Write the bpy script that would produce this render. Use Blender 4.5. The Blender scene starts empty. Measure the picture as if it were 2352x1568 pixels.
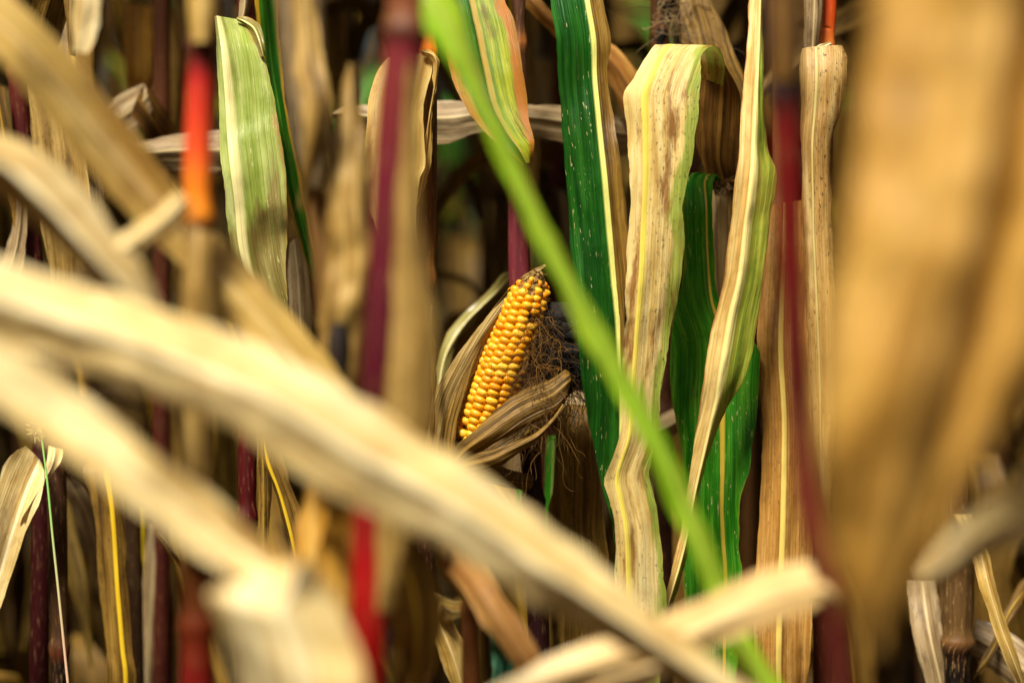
import bpy, math, random
from mathutils import Vector, noise

# ------------------------------------------------------------------ camera, light, exposure
C = bpy.context.scene.collection
scn = bpy.context.scene
CAM_Z, FOC, LENS = 1.12, 2.0, 85.0
W = 36.0 / LENS                       # picture width per metre of distance
SUN_EL, SUN_AZ = math.radians(52), math.radians(203)   # azimuth clockwise from +Y

cd = bpy.data.cameras.new('camera'); cam = bpy.data.objects.new('camera', cd); C.objects.link(cam)
cam.location = (0, 0, CAM_Z); cam.rotation_euler = (math.radians(90), 0, 0)
cd.lens = LENS; cd.sensor_width = 36; cd.clip_start = 0.05; cd.clip_end = 500
cd.dof.use_dof = True; cd.dof.focus_distance = FOC; cd.dof.aperture_fstop = 2.3
scn.camera = cam

wd = bpy.data.worlds.new('World'); scn.world = wd; wd.use_nodes = True
wn = wd.node_tree.nodes; bg = wn['Background']; sk = wn.new('ShaderNodeTexSky')
sk.sky_type = 'NISHITA'; sk.sun_disc = False; sk.sun_elevation = SUN_EL; sk.sun_rotation = SUN_AZ
sk.dust_density = 6.0; sk.ozone_density = 0.2; sk.air_density = 0.7
wd.node_tree.links.new(sk.outputs[0], bg.inputs[0]); bg.inputs[1].default_value = 0.05

sd = bpy.data.lights.new('sun', 'SUN'); sd.energy = 5.0; sd.angle = math.radians(14); sd.color = (1.0, 0.925, 0.77)
sun = bpy.data.objects.new('sun', sd); C.objects.link(sun)
sv = Vector((math.sin(SUN_AZ) * math.cos(SUN_EL), math.cos(SUN_AZ) * math.cos(SUN_EL), math.sin(SUN_EL)))
sun.rotation_euler = sv.to_track_quat('Z', 'Y').to_euler(); sun.location = sv * 20

scn.view_settings.view_transform = 'Standard'; scn.view_settings.look = 'None'
scn.view_settings.gamma = 1.0; scn.view_settings.exposure = 0.56
scn.render.engine = 'CYCLES'
scn.cycles.max_bounces = 8; scn.cycles.transmission_bounces = 4; scn.cycles.use_denoising = True
scn.cycles.caustics_reflective = False; scn.cycles.caustics_refractive = False
scn.cycles.sample_clamp_indirect = 4.0

# ------------------------------------------------------------------ helpers
def S(r, g, b):
    f = lambda c: (c / 255 / 12.92) if c <= 10 else ((c / 255 + 0.055) / 1.055) ** 2.4
    return (f(r), f(g), f(b), 1.0)

def P(x, y, d):
    """point seen at (x, y) of a 2352 x 1568 picture at distance d"""
    k = W * d / 2352
    return Vector(((x - 1176) * k, d, CAM_Z - (y - 784) * k))

def cr(p0, p1, p2, p3, t):
    return [0.5 * (2 * b + (c - a) * t + (2 * a - 5 * b + 4 * c - d) * t * t + (3 * b - a - 3 * c + d) * t ** 3)
            for a, b, c, d in zip(p0, p1, p2, p3)]

def spline(rows, step=14.0, key=None):
    rows = [list(map(float, r)) for r in rows]
    out = []
    for i in range(len(rows) - 1):
        a, b = rows[i], rows[i + 1]
        p0 = rows[i - 1] if i else [2 * u - v for u, v in zip(a, b)]
        p3 = rows[i + 2] if i + 2 < len(rows) else [2 * v - u for u, v in zip(a, b)]
        L = key(a, b) if key else math.dist(a[:2], b[:2])
        n = max(1, min(60, int(L / step)))
        for k in range(n):
            out.append(cr(p0, a, b, p3, k / n))
    out.append(rows[-1])
    return out

def build(name, verts, faces, uv0, uv1, mat, parent=None, origin=None):
    """one mesh object; verts in world space; uv0/uv1 per vertex"""
    o0 = Vector(origin) if origin is not None else (parent.matrix_basis.translation if parent is not None else Vector((0, 0, 0)))
    me = bpy.data.meshes.new(name)
    me.from_pydata([tuple(Vector(v) - o0) for v in verts], [], faces)
    for nm, uv in (('UVMap', uv0), ('metres', uv1)):
        if uv is None: continue
        ul = me.uv_layers.new(name=nm)
        idx = [0] * len(me.loops); me.loops.foreach_get('vertex_index', idx)
        flat = []
        for i in idx: flat += (uv[i][0], uv[i][1])
        ul.data.foreach_set('uv', flat)
    me.polygons.foreach_set('use_smooth', [True] * len(me.polygons))
    me.materials.append(mat)
    ob = bpy.data.objects.new(name, me); C.objects.link(ob)
    if parent is not None: ob.parent = parent
    elif origin is not None: ob.location = o0
    return ob

def grid_faces(n, m, f0=0, wrap=False):
    F = []
    for i in range(n - 1):
        for j in range(m - 1 if not wrap else m):
            a = f0 + i * m + j; b = f0 + i * m + (j + 1) % m
            F.append((a, b, b + m, a + m))
    return F

def nz(x, y, z=0.0): return noise.noise(Vector((x, y, z)))

# ---- leaf blade given by its left and right edges: rows (xl, yl, xr, yr, distance, dd = right edge farther by dd)
def strip(rows, parent, mat, name='leaf', mid=0.5, fold=0.0, rnd=0.0, wav=0.0, edge=4.0, m=12, seed=None, step=12.0, label=None, rib=0.0012, crk=0.0012, groove=None, u0=None):
    rnd_ = random.Random(seed if seed is not None else len(bpy.data.objects))
    sx = rnd_.uniform(0, 100); u0 = rnd_.uniform(0, 20) if u0 is None else u0
    R = [list(r) + [0.0] * (6 - len(r)) if len(r) < 7 else list(r) for r in rows]
    R = [r if len(r) == 7 else r + [mid] for r in R]
    key = lambda a, b: max(math.dist(((a[0] + a[2]) / 2, (a[1] + a[3]) / 2), ((b[0] + b[2]) / 2, (b[1] + b[3]) / 2)), 0.5 * math.dist(a[:2], b[:2]), 0.5 * math.dist(a[2:4], b[2:4]))
    D = spline(R, step, key)
    V, U0, U1 = [], [], []
    u = u0; prev = None
    for i, (xl, yl, xr, yr, d, dd, mf) in enumerate(D):
        L = P(xl, yl, d - dd / 2); Rr = P(xr, yr, d + dd / 2)
        Mp = L.lerp(Rr, mf)
        if prev is not None: u += (Mp - prev).length
        prev = Mp.copy()
        wid = (Rr - L).length
        ax = (Rr - L).normalized() if wid > 1e-9 else Vector((1, 0, 0))
        el = nz(u * 38, sx) * edge * 0.00036 + nz(u * 150, sx + 9) * edge * 0.00014
        er = nz(u * 41, sx + 31) * edge * 0.00036 + nz(u * 160, sx + 19) * edge * 0.00014
        for j in range(m + 1):
            t = j / m
            # spread columns so that the midrib has its own fine columns
            p = L.lerp(Rr, t)
            s = (t - mf) / (1 - mf) if t >= mf else (t - mf) / max(mf, 1e-4)
            s = max(-1.0, min(1.0, s))
            dep = -fold * (1 - abs(s)) + wav * abs(s) ** 1.5 * nz(u * 13, sx + (3 if s > 0 else 7), 0.4)
            if groove: dep += groove[1] * min(1, wid / .05) * math.exp(-((t - groove[0] - .03 * nz(u * 6, sx + 4)) / groove[2]) ** 2)
            if crk: dep += crk * (nz(u * 28, s * 1.6 + sx, 2.2) + .6 * nz(u * 60, s * 3 + sx, 5.2))
            if rnd: dep -= rnd * math.sqrt(max(0.0, 1 - (2 * t - 1) ** 2))
            dep += 0.0012 * nz(u * 25, t * 5 + sx) + 0.0007 * nz(u * 8, t * 16 + sx)
            dep -= rib * math.exp(-((t - mf) * wid / 0.0022) ** 2)
            p = p + Vector((0, dep, 0)) - ax * (el * max(0, -s) ** 3) + ax * (er * max(0, s) ** 3)
            V.append(p); U0.append((u, s)); U1.append((u, (t - mf) * wid))
    ob = build(name, V, grid_faces(len(D), m + 1), U0, U1, mat, parent)
    if label: ob['label'] = label
    return ob

# ---- leaf blade given by a centre line: rows (x, y, width, distance, dd)
def blade(rows, parent, mat, **kw):
    R = [list(r) + [0.0] * (5 - len(r)) for r in rows]
    D = spline(R, 30.0)
    out = []
    for i, (x, y, w, d, dd) in enumerate(D):
        a = D[max(0, i - 1)]; b = D[min(len(D) - 1, i + 1)]
        tx, ty = b[0] - a[0], b[1] - a[1]; l = math.hypot(tx, ty) or 1
        px, py = ty / l, -tx / l            # left of travel in picture with y down: (ty,-tx)
        out.append((x + px * w / 2, y + py * w / 2, x - px * w / 2, y - py * w / 2, d, dd))
    kw.setdefault('step', 16.0); kw.setdefault('edge', 9.0); kw.setdefault('crk', 0.0028)
    return strip(out, parent, mat, **kw)

# ---- leaf blade in plain metres round its own plant: 3-D centre line, cross direction, twist
def ribbon(path, widths, cross, mat, parent=None, name='leaf', twist=0.0, fold=0.12, wav=0.006, m=6, seed=0, into=None):
    r = random.Random(seed); sx = r.uniform(0, 90); u = r.uniform(0, 20)
    n = len(path); V, U0, U1 = [], [], []
    for i in range(n):
        a = path[max(0, i - 1)]; b = path[min(n - 1, i + 1)]
        T = (b - a).normalized()
        cx = (cross - T * cross.dot(T)).normalized(); nn = T.cross(cx)
        ang = twist * (i / (n - 1)) ** 1.5
        cx2 = cx * math.cos(ang) + nn * math.sin(ang); nn2 = T.cross(cx2)
        if i: u += (path[i] - path[i - 1]).length
        w = widths[i]
        for j in range(m + 1):
            s = 2 * j / m - 1
            e = 1 + 0.09 * nz(u * 35, sx + s)
            p = path[i] + cx2 * (s * w / 2 * e) + nn2 * (fold * w * abs(s) + wav * s * s * nz(u * 14, sx + (5 if s > 0 else 0)) * 2)
            V.append(p); U0.append((u, s)); U1.append((u, s * w / 2))
    F = grid_faces(n, m + 1)
    if into is not None:
        f0 = len(into[0]); into[0].extend(V); into[1].extend([tuple(k + f0 for k in f) for f in F]); into[2].extend(U0); into[3].extend(U1); into[4].extend([into[5]] * len(F))
        return None
    return build(name, V, F, U0, U1, mat, parent)

# ---- round stalk through 3-D points (p, radius); node heights swell; uv = (height / 2.5, angle)
def tube_data(pts, nodes=(), seg=14, flat=0.9, rough=0.0, sx=0.0):
    V, U0, U1 = [], [], []
    n = len(pts)
    u = 0
    for i, (p, r) in enumerate(pts):
        a = pts[max(0, i - 1)][0]; b = pts[min(n - 1, i + 1)][0]
        T = (b - a).normalized(); X = T.cross(Vector((0, 1, 0))).normalized(); Y = T.cross(X)
        if i: u += (p - pts[i - 1][0]).length
        bul = 1.0
        for z in nodes:
            dz = p.z - z
            bul += 0.22 * math.exp(-(dz / 0.006) ** 2) - 0.08 * math.exp(-((dz - 0.016) / 0.008) ** 2)
        for k in range(seg):
            an = 2 * math.pi * k / seg
            rr = r * bul * (1 + rough * nz(u * 30, k * 0.9, sx))
            V.append(p + X * (math.cos(an) * rr) + Y * (math.sin(an) * rr * flat))
            U0.append((p.z / 2.5, k / seg)); U1.append((u, r * an))
    return V, grid_faces(n, seg, 0, True), U0, U1

def stalk(rows, parent, mat, name='stalk', nodes=(), top=None, ground=True, seg=16, label=None, step=10.0):
    """rows (x, y, distance, diameter) from top to bottom in picture units; runs on to the soil and up to height top"""
    D = spline(rows, step)
    pts = [(P(x, y, d), w * W * d / 2352 / 2) for x, y, d, w in D]
    if top is not None and top > pts[0][0].z + 0.02:
        p, r = pts[0]; q = pts[min(4, len(pts) - 1)][0]; dr = (p - q).normalized(); dr = dr / max(dr.z, 0.5); h = top - p.z
        pts = [(p + Vector((dr.x * h * k * .5, dr.y * h * k * .5, h * k)), r * (1 - 0.55 * k)) for k in [1 - i / 24 for i in range(24)]] + pts
    if ground:
        p, r = pts[-1]; b = parent.matrix_basis.translation
        pts += [(Vector((p.x + (b.x - p.x) * k, p.y + (b.y - p.y) * k, p.z * (1 - k) - 0.02 * k)), r * (1 + 0.25 * k)) for k in [(i + 1) / 26 for i in range(26)]]
    V, F, U0, U1 = tube_data(pts, nodes, seg, 0.92, 0.02, random.random() * 50)
    ob = build(name, V, F, U0, U1, mat, parent)
    if label: ob['label'] = label
    return ob

def zof(y, d): return CAM_Z - (y - 784) * W * d / 2352

def plant(label, bx, d, group='corn plants in the front rows', name='corn_plant', cat='corn plant'):
    e = bpy.data.objects.new(name, None); C.objects.link(e)
    e.empty_display_size = 0.05
    q = P(bx, 784, d); e.location = (q.x, q.y, 0)
    e['label'] = label; e['category'] = cat
    if group: e['group'] = group
    return e

# ------------------------------------------------------------------ materials
class N:
    def __init__(s, name):
        s.m = bpy.data.materials.new(name); s.m.use_nodes = True; s.t = s.m.node_tree
        s.t.nodes.clear(); s.out = s.t.nodes.new('ShaderNodeOutputMaterial')
    def new(s, ty, **kw):
        n = s.t.nodes.new(ty)
        for k, v in kw.items(): setattr(n, k, v)
        return n
    def link(s, a, b): s.t.links.new(a, b)
    def val(s, x, inp):
        if hasattr(x, 'is_output'): s.link(x, inp)
        else: inp.default_value = x
    def math(s, op, a, b=0.0, c=0.0, clamp=False):
        n = s.new('ShaderNodeMath', operation=op, use_clamp=clamp)
        for i, v in enumerate((a, b, c)): s.val(v, n.inputs[i])
        return n.outputs[0]
    def ss(s, x, lo, hi):                     # smooth step, lo may exceed hi
        n = s.new('ShaderNodeMapRange', interpolation_type='SMOOTHSTEP')
        s.val(x, n.inputs[0]); n.inputs[1].default_value = lo; n.inputs[2].default_value = hi
        return n.outputs[0]
    def uv(s, nm):
        n = s.new('ShaderNodeUVMap'); n.uv_map = nm
        sp = s.new('ShaderNodeSeparateXYZ'); s.link(n.outputs[0], sp.inputs[0]); return sp.outputs[0], sp.outputs[1]
    def vec(s, x, y, z=0.0):
        n = s.new('ShaderNodeCombineXYZ')
        for i, v in enumerate((x, y, z)): s.val(v, n.inputs[i])
        return n.outputs[0]
    def noise(s, u, v, su, sv, z=0.0, detail=3.0, rough=0.55, dist=0.0):
        n = s.new('ShaderNodeTexNoise'); n.inputs['Scale'].default_value = 1.0
        n.inputs['Detail'].default_value = detail; n.inputs['Roughness'].default_value = rough; n.inputs['Distortion'].default_value = dist
        s.link(s.vec(s.math('MULTIPLY', u, su), s.math('MULTIPLY', v, sv), z), n.inputs['Vector']); return n.outputs['Fac']
    def ramp(s, f, stops):
        n = s.new('ShaderNodeValToRGB'); cr_ = n.color_ramp
        while len(cr_.elements) < len(stops): cr_.elements.new(0.5)
        for e, (p, c) in zip(cr_.elements, stops): e.position = p; e.color = c
        s.val(f, n.inputs[0]); return n.outputs[0]
    def mix(s, f, a, b, blend='MIX'):
        n = s.new('ShaderNodeMix', data_type='RGBA', blend_type=blend)
        s.val(f, n.inputs[0]); s.val(a, n.inputs[6]); s.val(b, n.inputs[7]); return n.outputs[2]

def surface(n, col, rough, bump, trans, spec=0.4, bd=0.0006, bstr=0.6, sheen=0.0):
    b = n.new('ShaderNodeBsdfPrincipled')
    n.val(col, b.inputs['Base Color']); n.val(rough, b.inputs['Roughness']); b.inputs['Specular IOR Level'].default_value = spec
    if bump is not None:
        bp = n.new('ShaderNodeBump'); bp.inputs['Strength'].default_value = bstr; bp.inputs['Distance'].default_value = bd
        n.link(bump, bp.inputs['Height']); n.link(bp.outputs[0], b.inputs['Normal'])
    if trans > 0:
        t = n.new('ShaderNodeBsdfTranslucent'); n.val(col, t.inputs[0])
        mx = n.new('ShaderNodeMixShader'); mx.inputs[0].default_value = trans
        n.link(b.outputs[0], mx.inputs[1]); n.link(t.outputs[0], mx.inputs[2]); n.link(mx.outputs[0], n.out.inputs[0])
    else: n.link(b.outputs[0], n.out.inputs[0])
    return n.m

def leaf_mat(name, light, midc, dark, sf=150, rib=None, ribw=0.09, blotch=None, blotch_amt=0.5, speck=0.0, scratch=0.0,
             edgec=None, edge_at=0.75, other=None, other_side=0, patch=None, patch_amt=0.5, patch_v=(0.0, 0.0), patch_u=None, trans=0.28, rough=0.5, spec=0.35, vein=0.35, bstr=0.7, mott=0.4):
    """streaked leaf: light/mid/dark run lengthwise; rib = midrib colour; blotch = stains; patch = still-green (or dead) areas;
    other = colour triple of the half on side other_side"""
    n = N(name); u, s = n.uv('UVMap'); um, vm = n.uv('metres')
    wv = n.math('ADD', vm, n.math('MULTIPLY', n.math('SUBTRACT', n.noise(um, vm, 9, 45, 51.0, 3), 0.5), 0.007))
    st = n.noise(um, wv, 8, sf, 0.0, 5, 0.6)
    fine = n.noise(um, vm, 3, 900, 3.0, 2, 0.6)
    mixf = n.math('ADD', n.math('MULTIPLY', st, 0.72), n.math('MULTIPLY', fine, 0.28))
    stops = lambda c: [(0.30, c[2]), (0.47, c[1]), (0.66, c[0])]
    col = n.ramp(mixf, stops((light, midc, dark)))
    if other is not None:
        f = n.ss(s, -0.06, 0.06) if other_side > 0 else n.ss(s, 0.06, -0.06)
        col = n.mix(f, col, n.ramp(mixf, stops(other)))
    if patch is not None:
        pn = n.noise(um, vm, 7, 45, 7.0, 3, 0.6)
        off = n.math('MULTIPLY', n.ss(s, patch_v[0], patch_v[1]), 0.35) if patch_v[0] != patch_v[1] else 0.0
        if patch_u: off = n.math('ADD', off, n.math('MULTIPLY', n.ss(um, *patch_u), 0.36))
        f = n.ss(n.math('ADD', pn, off), 0.62 - patch_amt * 0.3, 0.72 - patch_amt * 0.3)
        col = n.mix(f, col, n.ramp(mixf, stops(patch)))
    if blotch is not None:
        f = n.math('MULTIPLY', n.ss(n.noise(um, vm, 16, 75, 11.0, 4, 0.65), 0.5, 0.68), blotch_amt)
        col = n.mix(f, col, blotch)
    if edgec is not None:
        wob = n.math('ADD', n.math('ABSOLUTE', s), n.math('MULTIPLY', n.math('SUBTRACT', n.noise(um, vm, 22, 30, 15.0, 3), 0.5), 0.5))
        col = n.mix(n.ss(wob, edge_at, edge_at + 0.16), col, edgec)
    if speck > 0:
        f = n.math('MULTIPLY', n.ss(n.noise(um, vm, 170, 420, 21.0, 3, 0.7), 0.56, 0.68), speck)
        f = n.math('MULTIPLY', f, n.ss(n.noise(um, vm, 9, 30, 23.0, 2), 0.38, 0.6))
        col = n.mix(f, col, S(28, 20, 12))
    if scratch > 0:
        f = n.math('MULTIPLY', n.ss(n.noise(um, vm, 95, 620, 27.0, 2, 0.5, 0.8), 0.655, 0.70), scratch)
        f = n.math('MULTIPLY', f, n.ss(n.noise(um, vm, 9, 60, 29.0, 1), 0.42, 0.55))
        if other is not None: f = n.math('MULTIPLY', f, n.ss(s, 0.0, -0.1) if other_side > 0 else n.ss(s, 0.0, 0.1))
        col = n.mix(f, col, S(214, 206, 140))
    mo = n.noise(um, vm, 55, 110, 61.0, 4, 0.65)
    col = n.mix(n.math('MULTIPLY', n.ss(mo, 0.5, 0.72), mott), col, dark if other is None else n.mix(n.ss(s, -0.06, 0.06) if other_side > 0 else n.ss(s, 0.06, -0.06), dark, other[2]))
    # fine parallel veins
    vn = n.noise(um, vm, 1.5, 620, 41.0, 2, 0.7)
    vf = n.math('MULTIPLY', n.ss(vn, 0.50, 0.66), vein)
    col = n.mix(vf, col, dark if not other else n.mix(0.5, dark, other[2]))
    if rib is not None:
        a = n.math('ABSOLUTE', s)
        col = n.mix(n.ss(a, ribw * 1.25, ribw * 0.6), col, rib)
        groove = n.math('MULTIPLY', n.ss(a, ribw * 1.0, ribw * 1.3), n.ss(a, ribw * 1.9, ribw * 1.3))
        col = n.mix(n.math('MULTIPLY', groove, 0.3), col, dark)
    h = n.math('ADD', n.math('MULTIPLY', vn, 0.9), n.math('ADD', n.math('MULTIPLY', st, 1.6), n.math('MULTIPLY', n.noise(um, vm, 45, 60, 33.0, 2), 0.9)))
    return surface(n, col, rough, h, trans, spec, 0.0011, bstr)

def stalk_mat(name, stops, rough=0.5, streak=0.35, streakc=S(25, 12, 10), spec=0.22, fibre=0.0):
    """stops: (height in metres, colour) from low to high"""
    n = N(name); z, a = n.uv('UVMap'); um, vm = n.uv('metres')
    stops = sorted(stops)[:30]
    col = n.ramp(z, [(h / 2.5, c) for h, c in stops])
    st = n.noise(um, vm, 6, 320, 2.0, 4, 0.65)
    col = n.mix(n.math('MULTIPLY', n.ss(st, 0.45, 0.68), streak), col, streakc)
    bl = n.noise(um, vm, 14, 40, 9.0, 4, 0.65)
    col = n.mix(n.math('MULTIPLY', n.ss(bl, 0.5, 0.68), 0.5), col, n.mix(0.65, col, S(60, 36, 20)))
    sp = n.noise(um, vm, 60, 500, 5.0, 3, 0.7)
    col = n.mix(n.math('MULTIPLY', n.ss(sp, 0.55, 0.7), 0.25 + fibre), col, S(190, 150, 95))
    return surface(n, col, rough, n.math('ADD', st, n.math('MULTIPLY', sp, 0.4)), 0.0, spec, 0.0009, 0.5)

# dry palette (light, mid, dark)
CREAM = (S(248, 236, 190), S(226, 198, 130), S(158, 120, 58))
TAN = (S(238, 212, 140), S(212, 174, 88), S(146, 104, 36))
GOLD = (S(244, 200, 100), S(220, 160, 56), S(160, 100, 20))
GREY = (S(206, 186, 148), S(158, 132, 92), S(78, 58, 34))
OLIVE = (S(172, 136, 60), S(116, 84, 28), S(48, 32, 8))
BROWN = (S(150, 108, 46), S(94, 62, 20), S(34, 20, 6))
GREEN = (S(110, 176, 44), S(40, 124, 18), S(10, 76, 8))
PALEG = (S(210, 214, 144), S(160, 178, 78), S(104, 126, 38))
LIME = (S(200, 220, 70), S(156, 200, 34), S(92, 170, 18))
DKG = (S(50, 122, 30), S(12, 80, 12), S(3, 44, 6))
RIBY = S(240, 214, 110); RIBC = S(248, 236, 180)

M = {}
M['cream'] = leaf_mat('dry_leaf_cream', *CREAM, rib=S(246, 232, 186), blotch=S(164, 116, 58), blotch_amt=0.55, sf=80, mott=.45, vein=0.15, trans=0.12, rough=0.42, spec=0.5)
M['tan'] = leaf_mat('dry_leaf_tan', *TAN, rib=S(236, 206, 140), blotch=S(140, 90, 36), blotch_amt=0.45, speck=0.25, vein=0.2)
M['gold'] = leaf_mat('dry_leaf_gold', *GOLD, rib=S(226, 180, 90), blotch=S(120, 76, 20), blotch_amt=0.5, vein=0.15)
M['straw'] = leaf_mat('dry_leaf_straw', S(244, 226, 180), S(214, 178, 114), S(142, 98, 48), rib=S(226, 198, 136), blotch=S(140, 96, 46), blotch_amt=0.6, sf=70, vein=0.2, mott=.5, trans=0.14, rough=0.45)
M['near'] = leaf_mat('dry_leaf_near', S(234, 190, 102), S(188, 140, 58), S(92, 58, 16), rib=S(214, 170, 90), blotch=S(76, 50, 16), blotch_amt=0.8, sf=32, mott=.6, trans=.15, vein=.2)
M['dusty'] = leaf_mat('dry_leaf_dusty', S(206, 176, 104), S(160, 126, 62), S(76, 54, 22), blotch=S(70, 46, 22), blotch_amt=.7, speck=.6, mott=.5, trans=.15)
M['grey'] = leaf_mat('dry_leaf_grey', *GREY, rib=S(200, 178, 130), blotch=S(66, 48, 28), blotch_amt=0.6, speck=0.6, trans=0.15, vein=0.4)
M['olive'] = leaf_mat('dry_leaf_olive', *OLIVE, rib=S(200, 160, 50), ribw=0.08, blotch=S(50, 36, 14), blotch_amt=0.6, speck=0.7, trans=0.15, vein=0.45)
M['brown'] = leaf_mat('dry_leaf_brown', *BROWN, rib=S(150, 110, 50), blotch=S(36, 22, 10), blotch_amt=0.6, speck=0.5, trans=0.15, vein=0.4)
M['ribbed'] = leaf_mat('dry_leaf_yellow_rib', *OLIVE, rib=S(236, 196, 40), ribw=0.16, blotch=S(60, 40, 12), blotch_amt=0.6, speck=0.6, trans=0.18, vein=0.4)
M['green'] = leaf_mat('leaf_green', *GREEN, rib=S(170, 190, 90), scratch=0.8, edgec=S(170, 130, 50), edge_at=0.9, trans=0.25, rough=0.42)
M['darkgreen'] = leaf_mat('leaf_dark_green_half_dead', *DKG, rib=S(236, 236, 130), ribw=0.10, scratch=0.9, other=OLIVE, other_side=1, edgec=None, trans=0.18, rough=0.36, spec=0.5, vein=0.3)
M['pale'] = leaf_mat('leaf_pale_green', *PALEG, rib=S(252, 240, 168), ribw=0.16, blotch=S(120, 96, 48), blotch_amt=0.4, sf=90, patch=(S(170, 160, 96), S(132, 112, 58), S(84, 60, 28)), patch_amt=0.2, patch_u=(.13, .24), scratch=.7, edgec=S(170, 136, 76), edge_at=0.92, trans=0.2, rough=0.33, spec=0.6, vein=0.3)
M['lime'] = leaf_mat('leaf_lime', *LIME, rib=S(190, 214, 90), ribw=0.14, trans=0.3, rough=0.45, vein=0.15, mott=.12, patch=(S(170, 216, 50), S(130, 200, 36), S(90, 176, 24)), patch_amt=.2)
M['limetip'] = leaf_mat('leaf_yellow_edged', *GREEN, rib=S(90, 150, 40), edgec=S(206, 160, 40), edge_at=0.62, trans=0.25, rough=0.4)
M['decay'] = leaf_mat('leaf_decaying', *DKG, rib=S(180, 150, 60), ribw=0.08, other=(S(206, 204, 44), S(130, 150, 30), S(50, 110, 18)), other_side=1,
                      blotch=S(100, 60, 18), blotch_amt=0.8, edgec=S(176, 110, 34), edge_at=0.62, scratch=0.4, trans=0.25)
M['drape'] = leaf_mat('dry_leaf_draped', S(248, 234, 176), S(232, 202, 124), S(184, 138, 58), rib=S(248, 228, 100), ribw=0.12, blotch=S(134, 82, 34), blotch_amt=0.9, speck=0.8,
                      patch=(S(186, 196, 90), S(150, 166, 66), S(110, 130, 46)), patch_amt=-.05, patch_v=(0.4, 1.0), trans=0.25, vein=0.2)
M['twist'] = leaf_mat('leaf_half_green_twisted', S(244, 220, 150), S(224, 184, 104), S(176, 124, 52), rib=S(248, 232, 150), ribw=0.2,
                      other=(S(206, 206, 80), S(140, 160, 50), S(84, 120, 34)), other_side=1, blotch=S(150, 110, 50), blotch_amt=0.45, edgec=S(170, 120, 60), edge_at=0.86, trans=0.25)
M['upright'] = leaf_mat('leaf_green_yellow_rib', *GREEN, rib=S(206, 176, 60), ribw=0.07, scratch=0.8, blotch=S(110, 120, 40), blotch_amt=0.3, edgec=S(150, 150, 50), edge_at=0.93, trans=0.25, rough=0.42)
M['husk'] = leaf_mat('husk', S(184, 146, 68), S(122, 90, 32), S(44, 28, 8), speck=0.6, blotch=S(52, 36, 16), blotch_amt=0.6, trans=0.15, vein=0.7, bstr=1.0, sf=420)
M['huskpale'] = leaf_mat('husk_pale', S(202, 174, 112), S(152, 122, 62), S(72, 50, 20), speck=0.5, blotch=S(90, 66, 34), blotch_amt=0.5, trans=0.15, vein=0.6, bstr=1.0, sf=380)

# ------------------------------------------------------------------ ground
def soil():
    n = N('soil'); tc = n.new('ShaderNodeTexCoord')
    nt = n.new('ShaderNodeTexNoise'); nt.inputs['Scale'].default_value = 9; nt.inputs['Detail'].default_value = 8; n.link(tc.outputs['Object'], nt.inputs['Vector'])
    col = n.ramp(nt.outputs['Fac'], [(0.35, S(38, 26, 16)), (0.55, S(72, 52, 32)), (0.7, S(110, 86, 54))])
    return surface(n, col, 0.9, nt.outputs['Fac'], 0.0, 0.2, 0.03, 1.0)
gv, gf = [], []
xs = [-300, -60, -20] + [-8 + i * 0.4 for i in range(41)] + [20, 60, 300]
for yy in xs:
    for xx in xs:
        gv.append((xx, yy + 5, 0.02 * nz(xx * 2.1, yy * 2.1) - 0.01 if abs(xx) < 9 and abs(yy) < 9 else -0.01))
g = build('ground', gv, [f[::-1] for f in grid_faces(len(xs), len(xs))], None, None, soil()); g['kind'] = 'structure'

# ------------------------------------------------------------------ foreground plants (far nearer than the focus)
def hz(*p): return [(zof(y, d), c) for y, d, c in p]
random.seed(4)

# left of the frame: two plants whose dry leaves arch across the picture
pl = plant('corn plant outside the left edge, its two bent tan leaves crossing the upper left', -330, 1.42)
stalk([(-330, -300, 1.42, 95), (-330, 1568, 1.42, 100)], pl, stalk_mat('stalk_tan', [(0.0, S(90, 50, 26)), (1.2, S(150, 100, 50)), (2.2, S(170, 130, 70))]), top=2.0, nodes=(0.75, 0.95, 1.17, 1.4))
blade([(-330, -260, 60, 1.42, 0), (-200, -180, 120, 1.43, -.02), (-60, 0, 138, 1.44, -.035), (40, 90, 138, 1.445, -.035), (130, 190, 138, 1.46, -.035), (230, 315, 136, 1.48, -.04), (330, 435, 124, 1.50, -.04), (420, 535, 112, 1.52, -.035), (520, 640, 112, 1.525, -.035), (620, 752, 114, 1.525, -.035), (720, 868, 104, 1.525, -.03), (810, 960, 70, 1.525, -.02), (880, 1040, 20, 1.525, 0)],
      pl, M['tan'], fold=.006, wav=.004)
blade([(425, 455, 42, 1.395, 0), (380, 500, 56, 1.385, 0), (300, 560, 62, 1.37, 0), (225, 625, 64, 1.36, 0), (160, 690, 50, 1.36, 0)], pl, M['cream'], fold=.006, name='leaf_tip')
blade([(-330, 250, 60, 1.42, 0), (-180, 280, 110, 1.38, -.03), (-40, 355, 125, 1.36, -.03), (60, 405, 135, 1.36, -.02), (150, 490, 130, 1.36, -.02), (240, 590, 110, 1.36, -.01), (320, 680, 85, 1.37, 0), (380, 760, 40, 1.38, 0)],
      pl, M['cream'], fold=.040, wav=.004)

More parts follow.
